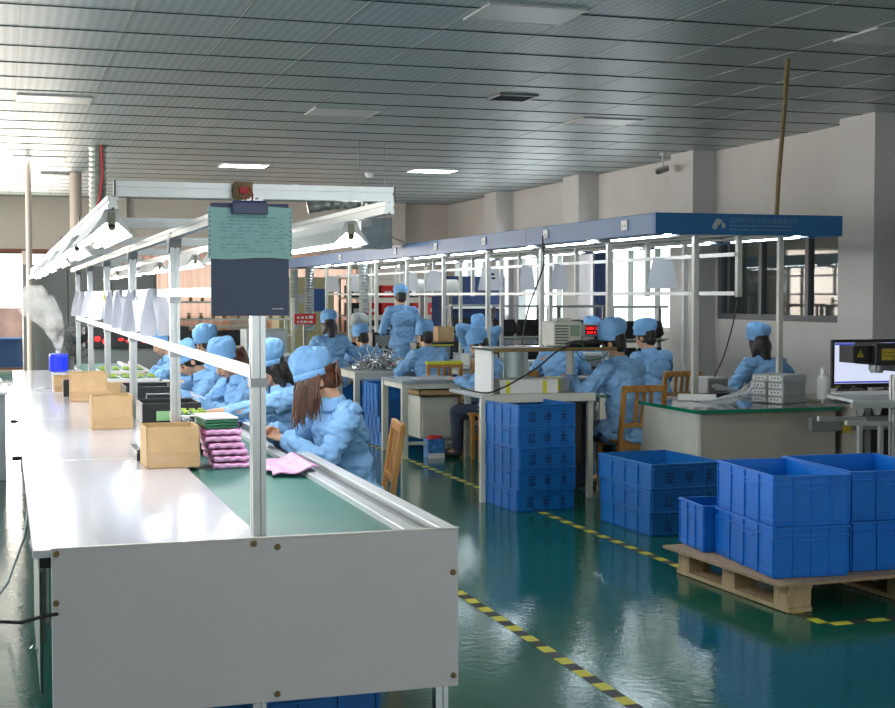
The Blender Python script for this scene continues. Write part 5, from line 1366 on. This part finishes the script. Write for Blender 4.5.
# things in the neighbouring room, seen through the dark window
t = thing('extraction_duct', 'grey elbow duct seen through the dark interior window', 'duct', (12.2, 15.3, 1.6))
obj('duct_body', MB().tube([(12.3, 15.0, 2.7), (12.3, 15.0, 2.3), (12.3, 15.0, 2.05), (12.22, 15.0, 1.9), (12.05, 15.0, 1.83), (11.8, 15.0, 1.82)], [.16, .16, .17, .18, .18, .18], 18), M['machine_light'], t, smooth=True)
obj('duct_band', MB().cyl((12.3, 15.0, 2.28), (12.3, 15.0, 2.40), .175, seg=20), M['white'], t)
obj('duct_stand', MB().bb(12.1, 12.18, 14.96, 15.04, 0, 1.66), M['black'], t)
tag(obj('side_table', MB().bb(11.2, 13.4, 15.5, 16.2, 1.30, 1.36).bb(11.3, 11.4, 15.6, 15.7, 0, 1.3).bb(13.2, 13.3, 15.6, 15.7, 0, 1.3), M['black']), 'dark shelf in the neighbouring room behind the duct', 'shelf')
tag(obj('green_wall_panel', MB().bb(13.3, 13.55, 11.0, 12.3, 1.6, 2.4), mat('side_room_green', (.03, .22, .16), .6)), 'green panel in the neighbouring room at the right end of the window', 'panel')
tag(obj('beige_locker', MB().bb(11.9, 12.5, 17.2, 17.7, 0, 2.1), M['cream']), 'beige locker in the neighbouring room left of the duct', 'locker')
# ================================================================ PEOPLE
def remesh(mb, vox, smooth=4, fac=.5, name='m'):
    me = bpy.data.meshes.new(name); mb.bm.to_mesh(me); mb.bm.free()
    o = bpy.data.objects.new(name, me); COL.objects.link(o)
    r_ = o.modifiers.new('r', 'REMESH'); r_.mode = 'VOXEL'; r_.voxel_size = vox; r_.use_smooth_shade = True
    if smooth: s_ = o.modifiers.new('s', 'SMOOTH'); s_.iterations = smooth; s_.factor = fac
    dg = bpy.context.evaluated_depsgraph_get()
    m2 = bpy.data.meshes.new_from_object(o.evaluated_get(dg))
    bpy.data.objects.remove(o); bpy.data.meshes.remove(me)
    for p in m2.polygons: p.use_smooth = True
    return m2
def link_part(name, me, mats, parent):
    me.name = name; me.materials.clear()
    for m in mats: me.materials.append(m)
    o = bpy.data.objects.new(name, me); COL.objects.link(o); o.parent = parent; ROOTM[o.name] = ROOTM[parent.name]
    return o
def ik(a, t, l1, l2, pole):
    a = V(a); t = V(t); d = t - a; L = min(d.length, (l1 + l2) * .995); dn = d.normalized(); t = a + dn * L
    x = (l1 * l1 - l2 * l2 + L * L) / (2 * L); h = math.sqrt(max(0, l1 * l1 - x * x))
    p = V(pole); p = (p - dn * p.dot(dn)).normalized()
    return a + dn * x + p * h, t
def wrinkle(me, amp, sc_, seed, amp2=0):
    me.update()
    nr = [v.normal.copy() for v in me.vertices]
    for v, n_ in zip(me.vertices, nr):
        p = v.co * sc_ + V((seed, seed * .7, 0))
        q = noise.noise(V((p.x, p.y, p.z * 2.2)))
        r_ = 1 - abs(noise.noise(p * .7 + V((9, 3, 1)))) * 2
        v.co += n_ * (amp * q + amp * .8 * r_ * r_ * (1 if r_ > 0 else 0))
def crease(me, amp, sc_, seed, wd=.07):
    me.update(); nr = [v.normal.copy() for v in me.vertices]
    for v, n_ in zip(me.vertices, nr):
        p = V((v.co.x, v.co.y, v.co.z * 1.5)) * sc_ + V((seed, seed * 1.3, seed * .4)); q = noise.noise(p)
        v.co += n_ * (-amp * math.exp(-(q / wd) ** 2) + amp * .5 * math.exp(-((q - .16) / wd) ** 2))
def hand(g, w, d, up, side, curl=.5, s=1.0):
    """palm, four bent fingers and a thumb; d = pointing direction, up = back of the hand"""
    d = V(d).normalized(); up = V(up); up = (up - d * up.dot(d)).normalized(); x = d.cross(up) * side
    w = V(w)
    g.cap2(w - d * .02 * s, .023 * s, w + d * .02 * s, .024 * s)
    for k in range(4):
        o_ = (k - 1.5) * .020 * s
        g.cap2(w + d * .015 * s + x * o_ * .7, .013 * s, w + d * .085 * s + x * o_, .0125 * s, 8)
    lens = (.070, .080, .074, .056)
    for k in range(4):
        o_ = (1.5 - k) * .021 * s
        p = w + d * .088 * s + x * -o_ * -1; dd = d; L = lens[k] * s
        rr = .0095 * s
        for j in range(3):
            ang = curl * (.5 + .35 * j)
            dd = (dd * math.cos(ang * .6) - up * math.sin(ang * .6)).normalized()
            up2 = up
            q = p + dd * L * (.42, .33, .25)[j]
            g.cap2(p, rr, q, rr * .93, 8); p = q; rr *= .93
    t0 = w + d * .03 * s + x * .024 * s; t1 = t0 + (d * .6 + x * .75 - up * .25).normalized() * .036 * s; t2 = t1 + (d * .9 + x * .25 - up * .4).normalized() * .030 * s
    g.cap2(t0, .014 * s, t1, .012 * s, 8); g.cap2(t1, .012 * s, t2, .0095 * s, 8)

def person(label, x, y, face, seat=.47, lean=15, stand=False, head=(0, 0, 0), hands=None, hair='short', vox=.009, s=.98, mask_=False, pole=None, cap_s=1.0, twist=0, teal=False, sleeve_up=False, legs=True, z=0, chair_rest=False):
    """local frame: the person looks along +Y, hips above the origin. face = heading in radians (0 looks along +Y)"""
    t = thing('person', label, 'person', (x, y, z), face)
    t.scale = (s, s, s)
    L = math.radians(lean)
    hip = V((0, 0, (.93 if stand else seat + .07)))
    sp = V((0, math.sin(L), math.cos(L)))              # spine direction
    fw = V((0, math.cos(L), -math.sin(L)))
    tw = Matrix.Rotation(math.radians(twist), 3, sp)
    X = tw @ V((1, 0, 0)); fw = tw @ fw
    waist = hip + sp * .16; chest = hip + sp * .36; neck = hip + sp * .52
    hp, hy, hr = [math.radians(q) for q in head]
    HR = Matrix.Rotation(hy, 3, 'Z') @ Matrix.Rotation(-hp, 3, 'X') @ Matrix.Rotation(hr, 3, 'Y')
    nk = neck + sp * .02 + V((0, .012, .0))
    hc = nk + HR @ V((0, .025, .145))                  # head centre
    def H(a, b_, c_): return hc + HR @ V((a, b_, c_))
    shl = {-1: neck - X * .165 - sp * .045, 1: neck + X * .165 - sp * .045}
    if hands is None: hands = {-1: V((-.14, .42, .84)), 1: V((.16, .42, .84))}
    arms = {}
    for sd in (-1, 1):
        hd = hands[sd]; tgt = V(hd[0:3]) if not isinstance(hd, V) else hd
        pl = V((sd * .9, -.25, -.9))
        if stand: pl = V((sd * .3, -1, -.1))
        if pole: pl = V((sd * pole[0], pole[1], pole[2]))
        arms[sd] = ik(shl[sd], tgt, .285, .255, pl)
    # ----- body: one continuous surface
    g = MB()
    g.sph(H(0, -.012, .025), .092, (.80, 1.0, .98), HR, 18, 12)      # skull
    g.sph(H(0, .030, -.035), .062, (.86, .88, 1.12), HR, 16, 12)     # face
    g.sph(H(0, .050, -.085), .030, (1.0, .9, .75), HR)              # chin
    g.cap2(H(0, .082, .000), .0085, H(0, .100, -.032), .0125, 8)     # nose
    g.sph(H(0, .078, .018), .018, (2.4, .6, .5), HR)                 # brow
    g.sph(H(0, .086, -.060), .010, (1.9, .8, .55), HR)
    g.sph(H(0, .084, -.068), .010, (1.6, .8, .55), HR)               # lips
    for sd in (-1, 1):
        g.sph(H(sd * .078, -.008, -.018), .028, (.35, .75, 1.1), HR)  # ears
        g.sph(H(sd * .040, .056, -.028), .022, (1, .7, .8), HR)      # cheeks
    g.cap2(H(0, -.02, -.05), .050, nk, .055); g.cap2(nk, .054, neck - sp * .04, .075)
    g.cap2(hip, .125, waist, .115); g.cap2(waist, .115, chest, .125); g.cap2(chest, .12, neck - sp * .06, .085)
    for sd in (-1, 1):
        e, w = arms[sd]
        g.cap2(neck - sp * .05, .06, shl[sd], .055); g.cap2(shl[sd], .055, e, .040); g.cap2(e, .040, w, .026)
        fd = (w - e).normalized(); 
        up_ = V((0, 0, 1)) if abs(fd.z) < .85 else V((0, 1, 0))
        fd2 = (fd + V((0, 0, -.15))).normalized()
        hand(g, w + fd * .01, fd2, up_ + X * sd * .25, -sd if False else sd * -1, .55)
    feet = []
    for sd in (-1, 1):
        h0 = hip + V((sd * .09, 0, -.02))
        if stand: kn = V((sd * .10, .02, .50)); an = V((sd * .11, -.02, .09))
        else:
            kn = hip + V((sd * .13, .41, -.03 if seat < .5 else -.06)); an = V((sd * .13, .40, .09))
            if seat > .55: an.z = seat - .38
        g.cap2(h0, .088, kn, .058); g.cap2(kn, .055, an, .036)
        g.cap2(an, .038, an + V((0, .12, -.055)), .03); feet.append((kn, an))
    me = remesh(g, vox, 3, .5, 'body')
    # eyes, brows and lips coloured on the body surface
    body = link_part('body', me, [M['skin'], M['lens'], M['lip'], M['hair']], t)
    EY = [H(-.032, .078, -.005), H(.032, .078, -.005)]; LP = H(0, .092, -.064)
    for p in me.polygons:
        c_ = p.center
        if min((c_ - q).length for q in EY) < .012: p.material_index = 1
        else:
            d_ = HR.inverted() @ (c_ - LP)
            if abs(d_.x) < .021 and abs(d_.z) < .0085 and abs(d_.y) < .02: p.material_index = 2
            d1 = HR.inverted() @ (c_ - H(0, .085, .022))
            if .015 < abs(d1.x) < .048 and abs(d1.z) < .004 and abs(d1.y) < .03: p.material_index = 3
    # ----- smock
    g = MB()
    def ell(c_, rx, ry, rz_, M_):
        return g.sph(c_, 1.0, (rx, ry, rz_), M_, 20, 12)
    TM = Matrix((X, fw, sp)).transposed()
    ell(hip + sp * .02, .185, .155, .16, TM); ell(waist, .175, .145, .18, TM); ell(chest, .185, .145, .17, TM); ell(neck - sp * .08, .17, .10, .075, TM)
    for sd in (-1, 1):
        e, w = arms[sd]
        g.cap2(neck - sp * .055 + X * sd * .03, .07, shl[sd], .072); g.cap2(shl[sd], .070, e, .058); 
        w2 = e.lerp(w, .97)
        w2 = e.lerp(w, .45 if (sleeve_up and sd == -1) else .97); g.cap2(e, .057, w2, .046); (None if (sleeve_up and sd == -1) else g.cyl(e.lerp(w, .90), e.lerp(w, .985), .048, .050, 14))
        if not stand: ell(hip + V((sd * .10, .10, -.02)), .10, .17, .095, Matrix.Identity(3))
    if stand:
        g.cyl(hip + V((0, 0, -.30)), hip + V((0, 0, .05)), .19, .175, 20)
    else:
        g.cyl(hip + V((0, -.01, -.10)), hip + V((0, 0, .05)), .185, .18, 20)
    me = remesh(g, vox * 1.15, 5, .5, 'smock')
    wrinkle(me, .012, 8.0, x * 3 + y); wrinkle(me, .004, 19.0, x + y); crease(me, .011, 6.5, x * 2 + y, .09); crease(me, .006, 12.0, x + y * 2, .10)
    # open the smock below at the neck and cuffs by keeping it just outside the body
    coat = link_part('smock', me, [M['cloth']], t)
    # collar
    g = MB()
    def col_f(u, v):
        a = (u * 1.72 - .36 - .5) * PI
        r_ = .072 + .022 * v
        return nk + sp * (-.022 + .055 * (1 - v) + 0) + X * math.cos(a) * r_ * 1.05 + fw * (math.sin(a) * r_ + (.018 if math.sin(a) > 0 else 0) * v)
    def col_g(u, v):
        a = PI * .5 + .35 + u * (2 * PI - .7); r_ = .064 + .030 * v
        return nk + sp * (.028 - .065 * v) + X * math.cos(a) * r_ * 1.08 + fw * (math.sin(a) * r_ + .012)
    g.grid(col_g, 28, 4)
    obj('collar', g, M['cloth'], coat, local=True, solid=.006, smooth=True)
    for sd in (-1, 1):
        e, w = arms[sd]; d_ = (w - e).normalized()
        if sleeve_up and sd == -1: continue
        obj('cuff', MB().cyl(e.lerp(w, .88), e.lerp(w, .99), .046, .049, 18), M['cloth'], coat, local=True, bevel=.004)
    g = MB()
    bk = chest - fw * .14
    g.tube([neck - sp * .02 - fw * .088 + X * a_ * .13 - sp * .05 * (1 - abs(a_)) for a_ in (-1, -.5, 0, .5, 1)], .0035, 5)
    obj('back_seam', g, M['cloth'], coat, local=True)
    if teal: obj('shirt', MB().sph(nk + fw * .028 + sp * .0, .055, (1, 1, .8)), M['teal'], t, local=True, smooth=True)
    # ----- trousers and shoes
    g = MB()
    g.sph(hip, 1, (.16, .135, .12), None, 18, 12)
    for sd, (kn, an) in zip((-1, 1), feet):
        g.cap2(hip + V((sd * .085, 0, -.02)), .10, kn, .074); g.cap2(kn, .072, an + V((0, 0, .02)), .058)
    me = remesh(g, .014, 3, .5, 'trousers'); wrinkle(me, .006, 12, y)
    link_part('trousers', me, [M['trouser']], t)
    for sd, (kn, an) in zip((-1, 1), feet):
        g = MB(); g.sph(an + V((0, .0, -.03)), .055, (.8, 1.0, .9)).sph(an + V((0, .11, -.052)), .05, (.85, 1.6, .65)).sph(an + V((0, .05, -.05)), .05, (.8, 1.6, .7))
        me = remesh(g, .012, 2, .5, 'shoe'); link_part('shoe', me, [M['shoe']], t)
    # ----- hair
    g = MB(); hm = M['hair']
    g.sph(H(0, -.022, .022), .100, (.84, .98, .98), HR, 18, 12)
    if hair == 'short':
        g.sph(H(0, -.055, -.035), .065, (1.05, .8, 1.0), HR)
        for sd in (-1, 1): g.sph(H(sd * .070, .010, -.0), .022, (.6, 1.2, 1.5), HR)
    elif hair == 'bob':
        g.sph(H(0, -.045, -.05), .092, (1.05, .85, 1.15), HR)
        g.cap2(H(0, -.06, -.08), .07, H(0, -.075, -.16), .05)
        for sd in (-1, 1): g.cap2(H(sd * .074, -.01, .0), .03, H(sd * .076, -.02, -.12), .024)
    elif hair in ('pony', 'long'):
        hm = M['hair_brown']
        g.sph(H(0, -.055, -.02), .075, (1.0, .8, 1.0), HR)
        rr = random.Random(int(y * 10))
        n_ = 16 if hair == 'pony' else 0
        for k in range(n_):
            a = rr.uniform(-.022, .022); b_ = rr.uniform(-.02, .02)
            p0 = H(a, -.095, .005 + b_); p1 = p0 + HR @ V((a, -.055, .0)); p2 = p1 + V((a, -.02, -.07)) ; p3 = p2 + V((a * 1.5, .0 + b_, -.09))
            g.tube([p0, p1, p2, p3], [.018, .018, .015, .004], 6)
        if hair == 'long': pass
        else:
            for sd in (-1, 1):
                g.cap2(H(sd * .074, .02, .02), .014, H(sd * .078, .03, -.04), .008)
            for k in range(9):
                f = -1 + k / 4; g.cap2(H(f * .05, .068 - .02 * f * f, .045), .012, H(f * .056, .080 - .03 * f * f, .018), .006, 6)
    me = remesh(g, .0075 if vox < .012 else .011, 2, .4, 'hair')
    # keep the face free
    bmx = bmesh.new(); bmx.from_mesh(me)
    inv = HR.inverted()
    kill = [v for v in bmx.verts if (lambda q: q.y > .052 and q.z < (.030 if hair != 'pony' else .012) and abs(q.x) < .062)(inv @ (v.co - hc))]
    bmesh.ops.delete(bmx, geom=kill, context='VERTS'); bmx.to_mesh(me); bmx.free()
    link_part('hair', me, [hm], t)
    if hair == 'long':
        g = MB(); rr = random.Random(5)
        for k in range(150):
            sd = 1 if k % 2 else -1; f = rr.random()
            p0 = H(sd * (.080 - .03 * f * f), -.03 + .125 * f, .035 + rr.uniform(-.01, .01))
            out = HR @ V((sd * .012, .022 * f + .006, -.03)); L_ = rr.uniform(.7, 1.15)
            p1 = p0 + out; p2 = p1 + V((0, 0, -.07 * L_)) + (HR @ V((rr.uniform(-.012, .012), rr.uniform(-.006, .014), 0))); p3 = p2 + V((rr.uniform(-.015, .015), rr.uniform(-.015, .015), -.075 * L_)); p4 = p3 + V((rr.uniform(-.01, .01), rr.uniform(-.01, .01), -.05 * L_))
            g.tube([p0, p1, p2, p3, p4], [.004, .0055, .005, .004, .0012], 5)
        for k in range(60):
            a = rr.uniform(-1, 1)
            p0 = H(a * .02, -.10, .02); p1 = p0 + HR @ V((a * .03, -.045, .012)); p2 = p1 + V((a * .02, rr.uniform(-.02, .02), -.06)); p3 = p2 + V((rr.uniform(-.03, .03), rr.uniform(-.03, .03), -.06 - .03 * rr.random()))
            g.tube([p0, p1, p2, p3], [.005, .006, .005, .001], 5)
        obj('loose_hair', g, M['hair_brown'], t, local=True)
    # ----- cap: puffy gathered crown on a band
    CR_ = HR @ Matrix.Rotation(math.radians(-14), 3, 'X').inverted()
    c0_ = H(0, -.006, .052)
    k_ = cap_s
    capo = thing_dummy = None
    g = MB(); nu, nv = 48, 18
    prof = [(.095, 0), (.102, .016), (.108, .040), (.109, .066), (.104, .092), (.090, .114), (.064, .129), (.030, .137), (.0, .138)]
    sd_ = x * 7 + y
    rings = []
    for i in range(nv + 1):
        f = i / nv * (len(prof) - 1); a = int(min(f, len(prof) - 2)); w_ = f - a
        r_ = prof[a][0] * (1 - w_) + prof[a + 1][0] * w_; z_ = prof[a][1] * (1 - w_) + prof[a + 1][1] * w_
        row = []
        for j in range(nu):
            th = j / nu * 2 * PI
            pleat = 1 + .045 * (abs(math.sin(th * 5.5 + sd_ + f * .3)) - .5) * math.sin(f / (len(prof) - 1) * PI)
            sag = -.030 * math.sin(th) * (f / (len(prof) - 1))        # leans to the back
            ux, uy = math.cos(th) * r_ / .105, math.sin(th) * r_ / .105
            n1 = noise.noise(V((ux * 1.2 + sd_, uy * 1.2, z_ * 6)))
            n2 = noise.noise(V((ux * 1.9, uy * 1.9 + sd_, z_ * 9 + 5)))
            cr = math.exp(-(n2 / .10) ** 2)
            fr_c = min(1, z_ / .04)
            rad = pleat * (1 + .16 * n1 * fr_c - .075 * cr * fr_c)
            zz_ = z_ * k_ * (1 + .15 * n1) - .012 * cr * fr_c - .03 * (uy < 0) * -uy * z_ / .138 * 0
            loc = V((math.cos(th) * r_ * .94 * rad, math.sin(th) * r_ * 1.08 * rad + sag * .4 - .10 * z_, zz_))
            row.append(g.bm.verts.new(c0_ + CR_ @ loc))
        rings.append(row)
    for i in range(nv):
        for j in range(nu): g.bm.faces.new((rings[i][j], rings[i][(j + 1) % nu], rings[i + 1][(j + 1) % nu], rings[i + 1][j]))
    cp = obj('cap', g, M['cap'], t, local=True, smooth=True)
    g = MB(); R1_, R2_ = [], []
    for (r_, z_) in ((.094, .006), (.097, -.004), (.098, -.030), (.092, -.034), (.090, .0)):
        R1_.append([g.bm.verts.new(c0_ + CR_ @ V((math.cos(j / 40 * 2 * PI) * r_ * .94, math.sin(j / 40 * 2 * PI) * r_ * 1.1, z_))) for j in range(40)])
    for i in range(len(R1_)):
        a, b_ = R1_[i], R1_[(i + 1) % len(R1_)]
        for j in range(40): g.bm.faces.new((a[j], a[(j + 1) % 40], b_[(j + 1) % 40], b_[j]))
    obj('cap_band', g, M['cap'], cp, local=True, smooth=True)
    if mask_:
        g = MB(); g.sph(H(0, .055, -.055), .055, (1.15, .85, .85), HR, 18, 12)
        o = obj('face_mask', g, M['mask'], t, local=True, smooth=True)
        obj('ear_loop', MB().tube([H(-.06, .05, -.04), H(-.084, .0, -.02)], .002, 5).tube([H(.06, .05, -.04), H(.084, .0, -.02)], .002, 5), M['mask'], o, local=True)
    return t
LEFT = R(90)   # looking along -X
def hands_xyz(l, r): return {-1: V(l), 1: V(r)}
# workers along the bench (they look towards -X, over the belt)
person('person in blue smock with long brown hair, hands held over the pink bubble bag', 1.74, 7.20, R(98), seat=.46, lean=9, head=(30, -14, 4), hands=hands_xyz((-.05, .38, .87), (.10, .40, .90)), hair='long', vox=.0075, teal=True)
person('person partly hidden by the bench post, reaching a long arm over the belt', 1.80, 8.65, R(98), seat=.46, lean=16, head=(24, 0, 0), hands=hands_xyz((-.06, .80, .88), (.12, .50, .88)), hair='bob', vox=.009, sleeve_up=True)
person('person with brown ponytail and blue smock bent over the belt left of the post', 1.76, 10.05, R(106), seat=.46, lean=18, head=(34, 6, 0), hands=hands_xyz((-.14, .55, .86), (.12, .55, .86)), hair='pony', vox=.0075)
person('person in blue cap just left of the one with the ponytail, head bowed low', 1.76, 11.6, R(100), seat=.42, lean=24, head=(40, 0, 0), hands=hands_xyz((-.14, .55, .86), (.12, .55, .86)), hair='short', vox=.009)
person('person in blue smock farthest left along the bench, leaning on an arm', 1.72, 13.7, R(95), seat=.46, lean=20, head=(26, 0, 0), hands=hands_xyz((-.14, .62, .86), (.12, .58, .86)), hair='short', vox=.010)
person('person in pale blue cap half hidden between the last two bench workers', 1.93, 12.6, R(95), seat=.46, lean=14, head=(20, 0, 0), hair='short', vox=.011)
# stools for them
def stool(x, y, label, h=.45):
    t = thing('stool', label, 'stool', (x, y, 0), 0, 'round stools at the bench')
    obj('seat', MB().lathe([(.0, h - .03), (.16, h - .03), (.165, h - .015), (.16, h), (0, h)], (0, 0, 0), 24), M['black_soft'], t, local=True)
    for k in range(4):
        a = k * PI / 2 + .7
        obj('leg', MB().cyl((.15 * math.cos(a) * 1.15, .15 * math.sin(a) * 1.15, 0), (.11 * math.cos(a), .11 * math.sin(a), h - .031), .012), M['steel'], t, local=True)
    obj('foot_ring', MB().tube([(.15 * math.cos(k / 20 * 2 * PI), .15 * math.sin(k / 20 * 2 * PI), .16) for k in range(20)], .008, 6, closed=True), M['steel'], t, local=True)
    return t
S0 = stool(1.80, 8.65, 'stool under the second nearest bench worker')
for (x_, y_, l_) in ((1.76, 10.05, 'stool under the worker with the ponytail'), (1.76, 11.6, 'stool under the worker with the bowed head'), (1.72, 13.7, 'stool under the farthest bench worker'), (1.93, 12.6, 'stool under the half hidden bench worker')):
    dup(S0, (x_, y_, 0), 0, l_)
# people in the middle
person('person seen from behind in the chair beside the crates, cap tilted, white mask', 4.80, 10.30, R(22), seat=.43, lean=10, head=(16, 22, 0), hands=hands_xyz((-.28, .36, .88), (.10, .42, .86)), hair='short', vox=.009, mask_=True, cap_s=1.1, s=1.04)
person('person from behind at the far side of the glass topped table, rumpled cap', 5.96, 12.2, R(12), seat=.43, lean=8, head=(14, 20, 0), hair='short', vox=.011, s=1.02)
person('person with dark bobbed hair seen from behind on the right', 6.74, 11.40, R(6), seat=.38, lean=13, head=(14, 0, 0), hands=hands_xyz((-.30, .30, .72), (.28, .34, .72)), hair='bob', vox=.010, s=1.04)
person('person at the cream desk facing left with face hidden by the white panel', 4.64, 13.0, R(62), seat=.43, lean=12, head=(24, 10, 0), hands=hands_xyz((-.14, .40, .80), (.14, .36, .80)), hair='short', vox=.010, s=.96)
person('person seen from behind before the chair with the yellow strip', 4.42, 14.5, R(14), seat=.42, lean=10, head=(12, 10, 0), hair='short', vox=.011, s=.99)
person('person low behind the heap of wires, only cap and shoulders seen', 4.42, 16.7, R(30), seat=.42, lean=30, head=(20, 0, 0), hair='short', vox=.012)
person('person from behind at the far cream desk left of the red bins', 3.74, 16.4, R(6), seat=.53, lean=6, head=(14, 0, 0), hair='bob', vox=.011, s=.98, hands=hands_xyz((-.24, .26, .86), (.22, .28, .86)))
person('standing person seen from behind with hands in front', 5.12, 18.2, R(-4), stand=True, lean=4, head=(16, 0, 0), hands=hands_xyz((-.22, .26, 1.12), (.20, .28, 1.12)), hair='short', vox=.012)
person('person with both forearms raised before the face under the white sheets', 5.75, 16.85, R(160), seat=.46, lean=6, head=(14, 0, 0), hands=hands_xyz((.02, .24, 1.16), (-.02, .22, 1.19)), hair='short', vox=.010, pole=(1, .1, .12))
person('person in a cap just right of the long canopy post behind the regulator', 5.40, 14.95, R(30), seat=.46, lean=10, head=(16, 0, 0), hair='short', vox=.012) if False else person('person in a cap beside the long canopy post behind the regulator', 5.32, 13.05, R(-20), seat=.46, lean=12, head=(16, 0, 0), hair='short', vox=.011)
person('person at far tables whose pale cap shows over the red digit meter', 6.62, 14.9, R(30), seat=.46, lean=12, head=(10, 0, 0), hair='short', vox=.012)
person('person bent low behind the glass shelf, seen through the workstation opening', 5.22, 12.35, R(70), seat=.42, lean=42, head=(30, 0, 0), hair='short', vox=.011) if False else None
for (x_, y_, z_, l_) in ((6.74, 11.40, 0, 'stool under the person with bobbed hair'), (3.72, 16.5, .12, 'stool'), (4.42, 16.7, 0, 'stool under the person low behind the wire heap'), (5.75, 16.85, 0, 'stool under the person with raised forearms'), (5.32, 13.05, 0, 'stool under the person beside the long canopy post'), (6.62, 14.9, 0, 'stool under the person whose cap shows over the meter')):
    if z_ == 0: dup(S0, (x_, y_, 0), 0, l_)
stool(3.74, 16.4, 'tall stool under the person at the far cream desk', .51)
